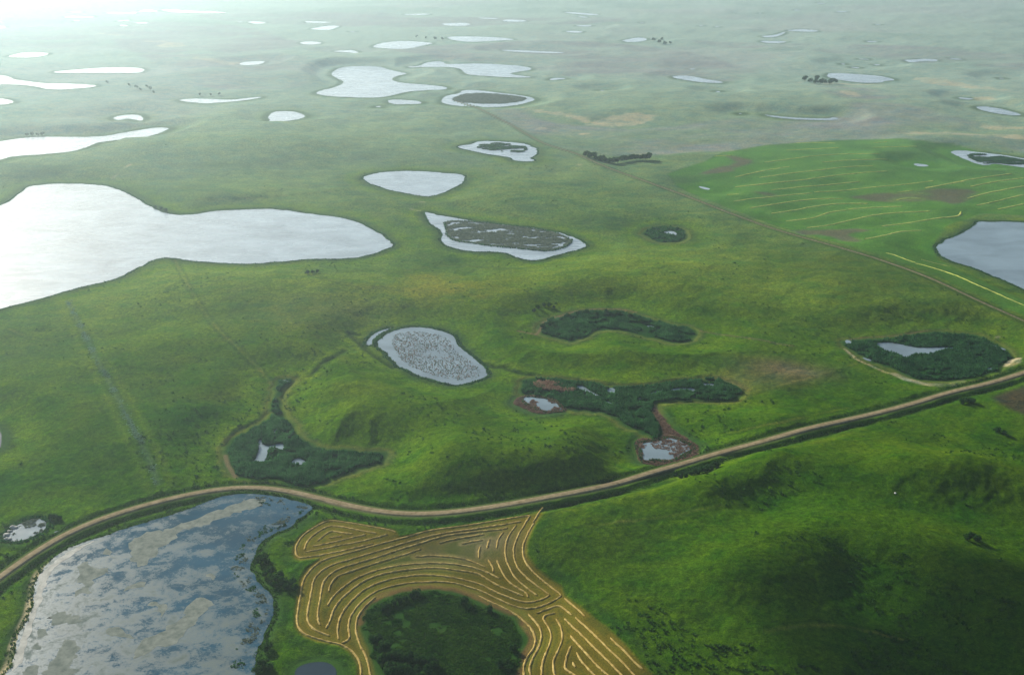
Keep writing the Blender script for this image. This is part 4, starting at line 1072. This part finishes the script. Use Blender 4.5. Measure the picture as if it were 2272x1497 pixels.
# brush and tall weeds over the open pasture, thicker in hollows
nb = 60000
dd_ = 1 / RNG.uniform(1 / 1500.0, 1 / 340.0, nb)
tt_ = RNG.uniform(-.68, .68, nb)
pts = np.stack([tt_ * dd_, dd_], 1)
dens = fbm(pts[:, 0], pts[:, 1], 55, 3, 301) + 0.6 * fbm(pts[:, 0], pts[:, 1], 9, 2, 303)
pts = pts[(dens > 0.36) & (RNG.random(len(pts)) < 0.22 + 0.5 * (dens < 0.5))]
hz, dp_, dr_, dt_ = height(pts[:, 0], pts[:, 1], True)
dh_ = sdf(hay_w, pts[:, 0], pts[:, 1], 5); dg_ = sdf(green_w, pts[:, 0], pts[:, 1], 5)
ok = (dp_ > 2.5) & (dr_ > 5.5) & (dt_ > 3) & (dh_ > 1) & (dg_ > 1)
tufts('weeds', pts[ok], 0.9, 0.75, m_brush, 5, 'dark tall weeds and low brush dotted over the pasture', seed=305)
# snowberry strip along the old fence line, drawn up to the gravel road
fp = []
for _ in range(6):
    q = resample(fence_w, 1.0)
    q = q + RNG.normal(0, 1.3, q.shape)
    fp.append(q[fbm(q[:, 0], q[:, 1], 7, 2, 55) > 0.05])
tufts('shrubbery', np.concatenate(fp), 0.55, 0.35, m_snow, 4, 'blue-green snowberry strip along an old fence line in the west pasture', seed=306)
# rank grass in the road ditches
dp2 = []
for off in (-8.5, -7.2, 7.2, 8.5, 6.3, -6.3):
    q = offset_line(resample(road_w, 1.0), off)
    dp2.append(q + RNG.normal(0, .6, q.shape))
dp2 = np.concatenate(dp2)
_, dpp, _, _ = height(dp2[:, 0], dp2[:, 1], True)
dp2 = dp2[dpp > 1]
tufts('weeds', dp2, 0.6, 0.7, m_sedge, 4, 'rank dark grass in the ditches of the gravel road', seed=307)

# ------------------------------------------------------------------ bushes and trees
def crown_mesh(name, R, Ht, nleaf, seed, lobes, leaf):
    r = np.random.default_rng(seed)
    L = []
    for k in range(lobes):
        a = r.uniform(0, 6.28); q = R * r.uniform(0.15, 0.62)
        L.append((q * math.cos(a), q * math.sin(a), Ht * r.uniform(0.38, 0.72), R * r.uniform(0.36, 0.6)))
    V = []
    for k in range(nleaf):
        lx, ly, lz, lr = L[k % lobes]
        d = r.normal(0, 1, 3); d /= np.linalg.norm(d)
        rad = lr * r.uniform(0.55, 1.08)
        c = np.array([lx, ly, lz]) + d * rad * np.array([1, 1, 0.85])
        c[2] = max(c[2], 0.15)
        n = d + r.normal(0, .45, 3); n /= np.linalg.norm(n)
        t = np.cross(n, r.normal(0, 1, 3)); t /= np.linalg.norm(t); bt = np.cross(n, t)
        s = leaf * r.uniform(0.6, 1.3)
        V += [c - t * s - bt * s * .6, c + t * s - bt * s * .5, c + bt * s]
    me = bpy.data.meshes.new(name)
    me.from_pydata([tuple(v) for v in V], [], [(i, i + 1, i + 2) for i in range(0, len(V), 3)])
    me.materials.append(m_leaf); me.update()
    return me

def trunk_mesh(name, Ht, r0, seed, stems):
    rr = random.Random(seed)
    V, Fs = [], []
    def limb(p0, p1, ra, rb, sides=6, segs=3):
        base = len(V)
        for s in range(segs + 1):
            f = s / segs
            c = Vector(p0).lerp(Vector(p1), f) + Vector((rr.uniform(-.06, .06), rr.uniform(-.06, .06), 0)) * Ht * 0.15
            ra_ = ra + (rb - ra) * f
            for k in range(sides):
                a = 6.283 * k / sides
                V.append((c.x + math.cos(a) * ra_, c.y + math.sin(a) * ra_, c.z))
        for s in range(segs):
            for k in range(sides):
                a = base + s * sides + k; b_ = base + s * sides + (k + 1) % sides
                Fs.append((a, b_, b_ + sides, a + sides))
    for st in range(stems):
        a = 6.283 * st / stems + rr.uniform(-.4, .4)
        lean = 0 if stems == 1 else 0.22 * Ht
        tip = (math.cos(a) * lean, math.sin(a) * lean, Ht * 0.62)
        limb((math.cos(a) * r0 * (stems > 1), math.sin(a) * r0 * (stems > 1), -0.5), tip, r0, r0 * .45)
        for q in range(3):
            b = rr.uniform(0, 6.28); f = rr.uniform(.45, .9)
            s0 = (tip[0] * f, tip[1] * f, tip[2] * f)
            limb(s0, (s0[0] + math.cos(b) * Ht * .25, s0[1] + math.sin(b) * Ht * .25, s0[2] + Ht * .2), r0 * .5, r0 * .15, 5, 2)
    me = bpy.data.meshes.new(name)
    me.from_pydata(V, [], Fs); me.materials.append(m_bark); me.update()
    return me

BUSH = [(crown_mesh('crown', 2.2, 3.4, 520, 400 + k, 6 + k, 0.30), trunk_mesh('trunk', 3.0, 0.09, 410 + k, 3)) for k in range(3)]
TREE = [(crown_mesh('crown', 4.2, 8.5, 620, 420 + k, 9, 0.62), trunk_mesh('trunk', 8.0, 0.22, 430 + k, 1)) for k in range(3)]
def plant(kind, px, py, label, group, size=1.0):
    w, z_ = drape([(px, py)], height)
    x, y = w[0]; z0 = float(height(np.array([x]), np.array([y]))[0])
    protos = BUSH if kind == 'bush' else TREE
    cm, tm = protos[random.randrange(3)]
    e_ = bpy.data.objects.new(kind, None); COL.objects.link(e_)
    e_.empty_display_size = 0.5
    e_.location = (x, y, z0 - 0.05); e_.rotation_euler = (0, 0, random.uniform(0, 6.28))
    s = size * random.uniform(0.85, 1.2)
    e_.scale = (s * random.uniform(.9, 1.25), s * random.uniform(.9, 1.15), s)
    for nm, me in (('crown', cm), ('trunk', tm)):
        o = bpy.data.objects.new(nm, me); COL.objects.link(o); o.parent = e_
    tag(e_, label, kind, group)

def row_of(kind, pts, what, group, size=1.0, frm='counted from the west'):
    n = len(pts)
    for i, (a, b_) in enumerate(pts):
        plant(kind, a, b_, '%s %s %s' % (ordinal(i), what, frm) if n > 1 else what, group, size)

row_of('bush', [(850,1352), (861,1348), (873,1342), (886,1336), (900,1331), (914,1326), (924,1321)], 'dark bush on the north-west rim of the sedge meadow,', 'bushes round the sedge meadow', 1.05)
plant('bush', 1028, 1338, 'rounded lone bush inside the north-east rim of the sedge meadow, larger of a pair', 'bushes round the sedge meadow', 1.15)
plant('bush', 1041, 1350, 'smaller bush of the pair inside the north-east rim of the sedge meadow', 'bushes round the sedge meadow', 0.8)
plant('bush', 1085, 1355, 'lone upright bush against the red-brown soil bank', 'bushes round the sedge meadow', 1.1)
row_of('bush', [(828,1425), (840,1421), (849,1440), (859,1436)], 'bush clumped on the west rim of the meadow,', 'bushes round the sedge meadow', 1.1)
row_of('bush', [(845,1468), (858,1462), (872,1458), (886,1461), (899,1464), (913,1461), (927,1466), (941,1468), (955,1474), (968,1480)], 'bush in the dense row south of the meadow,', 'bushes round the sedge meadow', 1.25)
row_of('bush', [(862,1492), (882,1488), (903,1490), (925,1492), (948,1495)], 'bush just below that dense meadow row,', 'bushes round the sedge meadow', 1.2)
row_of('bush', [(1110,1478), (1122,1470), (1130,1487), (1137,1440)], 'bush on the south-east meadow rim,', 'bushes round the sedge meadow', 1.0)
row_of('bush', [(576,1248), (586,1243), (594,1250)], 'bush in the dark tuft by the algae pond,', 'bushes between the algae pond and the stubble field', 1.15)
row_of('bush', [(590,1278), (600,1270), (610,1286), (620,1280), (628,1296), (638,1304), (648,1296), (654,1306), (612,1300)], 'bush in the thicket by the stubble field,', 'bushes between the algae pond and the stubble field', 1.05)
row_of('bush', [(597,1437), (588,1446), (583,1478), (598,1484), (573,1490)], 'bush on the south-east algae pond bank,', 'bushes between the algae pond and the stubble field', 1.05, 'counted from the north')
row_of('bush', [(1497,1056), (1508,1060), (1519,1061)], 'low bush in the small roadside clump,', 'roadside bushes', 1.0)
row_of('bush', [(1534,1054), (1545,1052), (1556,1050), (1567,1048), (1578,1043), (1588,1038)], 'bush in the big roadside thicket,', 'roadside bushes', 1.3)
row_of('bush', [(2134,896), (2145,892), (2156,895)], 'dark bush beside the brown ploughed corner,', 'roadside bushes', 1.2)
row_of('bush', [(2145,1198), (2157,1194), (2166,1200)], 'bush in the lone dark clump on the shaded slope,', 'bushes on the shaded slope', 1.15)
row_of('bush', [(2212,958), (2226,963)], 'flat dark bush on the slope below the ploughed corner,', 'bushes on the shaded slope', 1.0)
row_of('tree', [(1300,348), (1307,351), (1314,353), (1321,355), (1328,357), (1335,359), (1342,361), (1349,362), (1356,363), (1363,363), (1370,362), (1377,360), (1384,359), (1391,358), (1398,357), (1405,356), (1412,356), (1419,355), (1426,355), (1433,355), (1440,354)], 'tree of the dark shelterbelt beside the dirt track,', 'shelterbelt beside the dirt track', 1.15)
row_of('tree', [(1786,180), (1797,184), (1808,187), (1819,188), (1830,187), (1841,188), (1852,186), (1812,181)], 'tree of the grove beside the wedge-shaped pond,', 'grove beside the wedge-shaped pond', 1.5)
row_of('tree', [(1450,92), (1463,97), (1476,100), (1488,99), (1468,91)], 'tree of the hazy grove beyond the fallow land,', 'hazy far grove', 1.4)
row_of('tree', [(288,192), (303,197), (313,202), (327,195), (334,201), (342,208), (239,186)], 'tree scattered on the far west pasture,', 'trees on the far west pasture', 0.9)
row_of('tree', [(444,213), (468,213), (486,212)], 'small tree above the narrow winding pond,', 'trees above the winding pond', 0.7)
row_of('tree', [(60,303), (72,302), (84,302), (95,301)], 'tree on the north shore of the long tapering lake,', 'trees on the tapering lake', 0.7)
row_of('tree', [(925,84), (945,87), (965,89), (982,90)], 'faint tree in the pale belt near the haze,', 'belt near the haze', 1.1)
row_of('bush', [(682,608), (694,606), (704,605)], 'small bush south of the largest lake,', 'bushes south of the largest lake', 1.0)
row_of('bush', [(1184,692), (1194,685), (1206,680), (1218,680), (1230,684)], 'bush in the small dark arc above the crescent marsh,', 'bushes above the crescent marsh', 1.0)
row_of('bush', [(1205,728), (1220,722), (1232,728), (1245,712), (1262,704), (1282,698), (1300,696), (1322,700), (1345,697), (1372,700), (1400,705), (1424,716)], 'tall dark willow clump in the crescent marsh,', 'willow clumps in the crescent marsh', 1.2)
row_of('bush', [(345,462), (357,465), (368,470)], 'bush on the north shore of the largest lake,', 'bushes on the largest lake', 1.2)
row_of('bush', [(112,1150), (122,1149), (132,1153)], 'dark bush beside the small white-crusted pond,', 'bushes beside the crusted pond', 0.8)

# pale boulder on the dark slope and crust blocks on the small pond's bank
def boulder(px, py, s, label, mat, seed, name='boulder', cat='boulder', group=None):
    r = np.random.default_rng(seed)
    import bmesh
    bm = bmesh.new(); bmesh.ops.create_icosphere(bm, subdivisions=2, radius=1)
    for v in bm.verts:
        k = 1 + 0.22 * math.sin(v.co.x * 3 + seed) + 0.15 * r.uniform(-1, 1)
        v.co = Vector((v.co.x * k * 1.3, v.co.y * k, max(v.co.z * k * 0.7, -.3))) * s
    w, _ = drape([(px, py)], height)
    z0 = float(height(w[:, 0], w[:, 1])[0])
    me = bpy.data.meshes.new(name); bm.to_mesh(me); bm.free(); me.materials.append(mat)
    o = bpy.data.objects.new(name, me); COL.objects.link(o); o.location = (w[0, 0], w[0, 1], max(z0, 0.1) + 0.1)
    tag(o, label, cat, group)
boulder(1986, 1094, 0.55, 'lone white boulder on the dark shaded slope', m_rock, 1)
for k, (a, b_, s) in enumerate([(31,1170, 2.6), (22,1178, 1.6), (14,1186, 2.2), (12,1196, 1.8), (22,1196, 1.4), (10,1190, 1.2)]):
    boulder(a, b_, s * 0.6, '%s salt-crusted lump west of the small pond, counted from the top' % ordinal(k), m_crust, 10 + k, 'salt_lump', 'salt lump', 'salt lumps on the small pond')

# salt crust flats on the west rim of the big pond
crust = natural(chaikin(flat(np.concatenate([W(80,1370, 120,1250, 165,1110, 215,1000, 245,880, 262,760, 300,680, 370,620, 470,545, 600,480, 700,440, 640,480, 500,570, 400,640, 340,720, 310,850, 270,960, 240,1050, 200,1150, 170,1280, 110,1400)])), 1), 1.2, 4.5, 9)
P = [Vector((q[0], q[1], 0.19)) for q in crust]; n = len(P)
rim = [Vector((q[0], q[1], 0.10)) for q in crust]
o = mesh_obj('beach', P + rim, [tuple(t) for t in tessellate_polygon([P])] + [(k, (k + 1) % n, n + (k + 1) % n, n + k) for k in range(n)], m_crust)
tag(o, 'white salt-crusted strip along the west shore of the big algae pond', None, None, 'structure')

# ------------------------------------------------------------------ the cloud added out of view to shade the south-east corner
mc = bpy.data.materials.new('shade_cloud_vapour'); mc.use_nodes = True
nt = mc.node_tree; nt.nodes.clear()
out = nt.nodes.new('ShaderNodeOutputMaterial'); pv = nt.nodes.new('ShaderNodeVolumePrincipled')
pv.inputs['Color'].default_value = (0.95, 0.96, 0.97, 1); pv.inputs['Density'].default_value = 0.038; pv.inputs['Anisotropy'].default_value = 0.3
nt.links.new(pv.outputs[0], out.inputs['Volume'])
import bmesh
CLH = 600.0
off = CLH / math.tan(SUN_EL)
def cloud(gx_, gy_, rx, ry, rz, seed):  # added cloud, out of view, to shade the ground
    bm = bmesh.new(); bmesh.ops.create_icosphere(bm, subdivisions=4, radius=1)
    for v in bm.verts:
        p = v.co.copy()
        k = 1 + 0.16 * float(fbm(p.x * 60 + seed, p.y * 60 + p.z * 47, 50, 3, seed))
        v.co = Vector((p.x * rx * k, p.y * ry * k, p.z * rz * k * (1 if p.z > 0 else 0.6)))
    me = bpy.data.meshes.new('shade_clouds'); bm.to_mesh(me); bm.free(); me.materials.append(mc)
    o = bpy.data.objects.new('shade_clouds', me); COL.objects.link(o)
    o.location = (gx_ - off * math.sin(-SUN_AZ) * -1 * -1, gy_ + off * math.cos(SUN_AZ), CLH)
    return tag(o, None, None, 'added, unseen clouds above the prairie', 'stuff')
cloud(330, 282, 165, 75, 85, 3)
cloud(235, 292, 85, 40, 60, 4)
cloud(420, 350, 95, 62, 60, 5)

# ------------------------------------------------------------------ haze: one closed box of thin air
HX, HY0, HY1, ZT, ZB = 27500.0, -400.0, 16500.0, 306.0, -8.0
vs = [(x, y, z) for x in (-HX, HX) for y in (HY0, HY1) for z in (ZB, ZT)]
fs = [(0, 1, 3, 2), (4, 6, 7, 5), (0, 4, 5, 1), (2, 3, 7, 6), (0, 2, 6, 4), (1, 5, 7, 3)]
m = bpy.data.materials.new('air'); m.use_nodes = True
nt = m.node_tree; nt.nodes.clear()
out = nt.nodes.new('ShaderNodeOutputMaterial'); pv = nt.nodes.new('ShaderNodeVolumePrincipled')
pv.inputs['Color'].default_value = (0.70, 0.91, 1.0, 1)
pv.inputs['Density'].default_value = HAZE_DENSITY
pv.inputs['Anisotropy'].default_value = HAZE_ANISO
nt.links.new(pv.outputs[0], out.inputs['Volume'])
hz_o = mesh_obj('haze', vs, fs, m)
tag(hz_o, 'pale summer haze thickening towards the horizon', None, None, 'stuff')
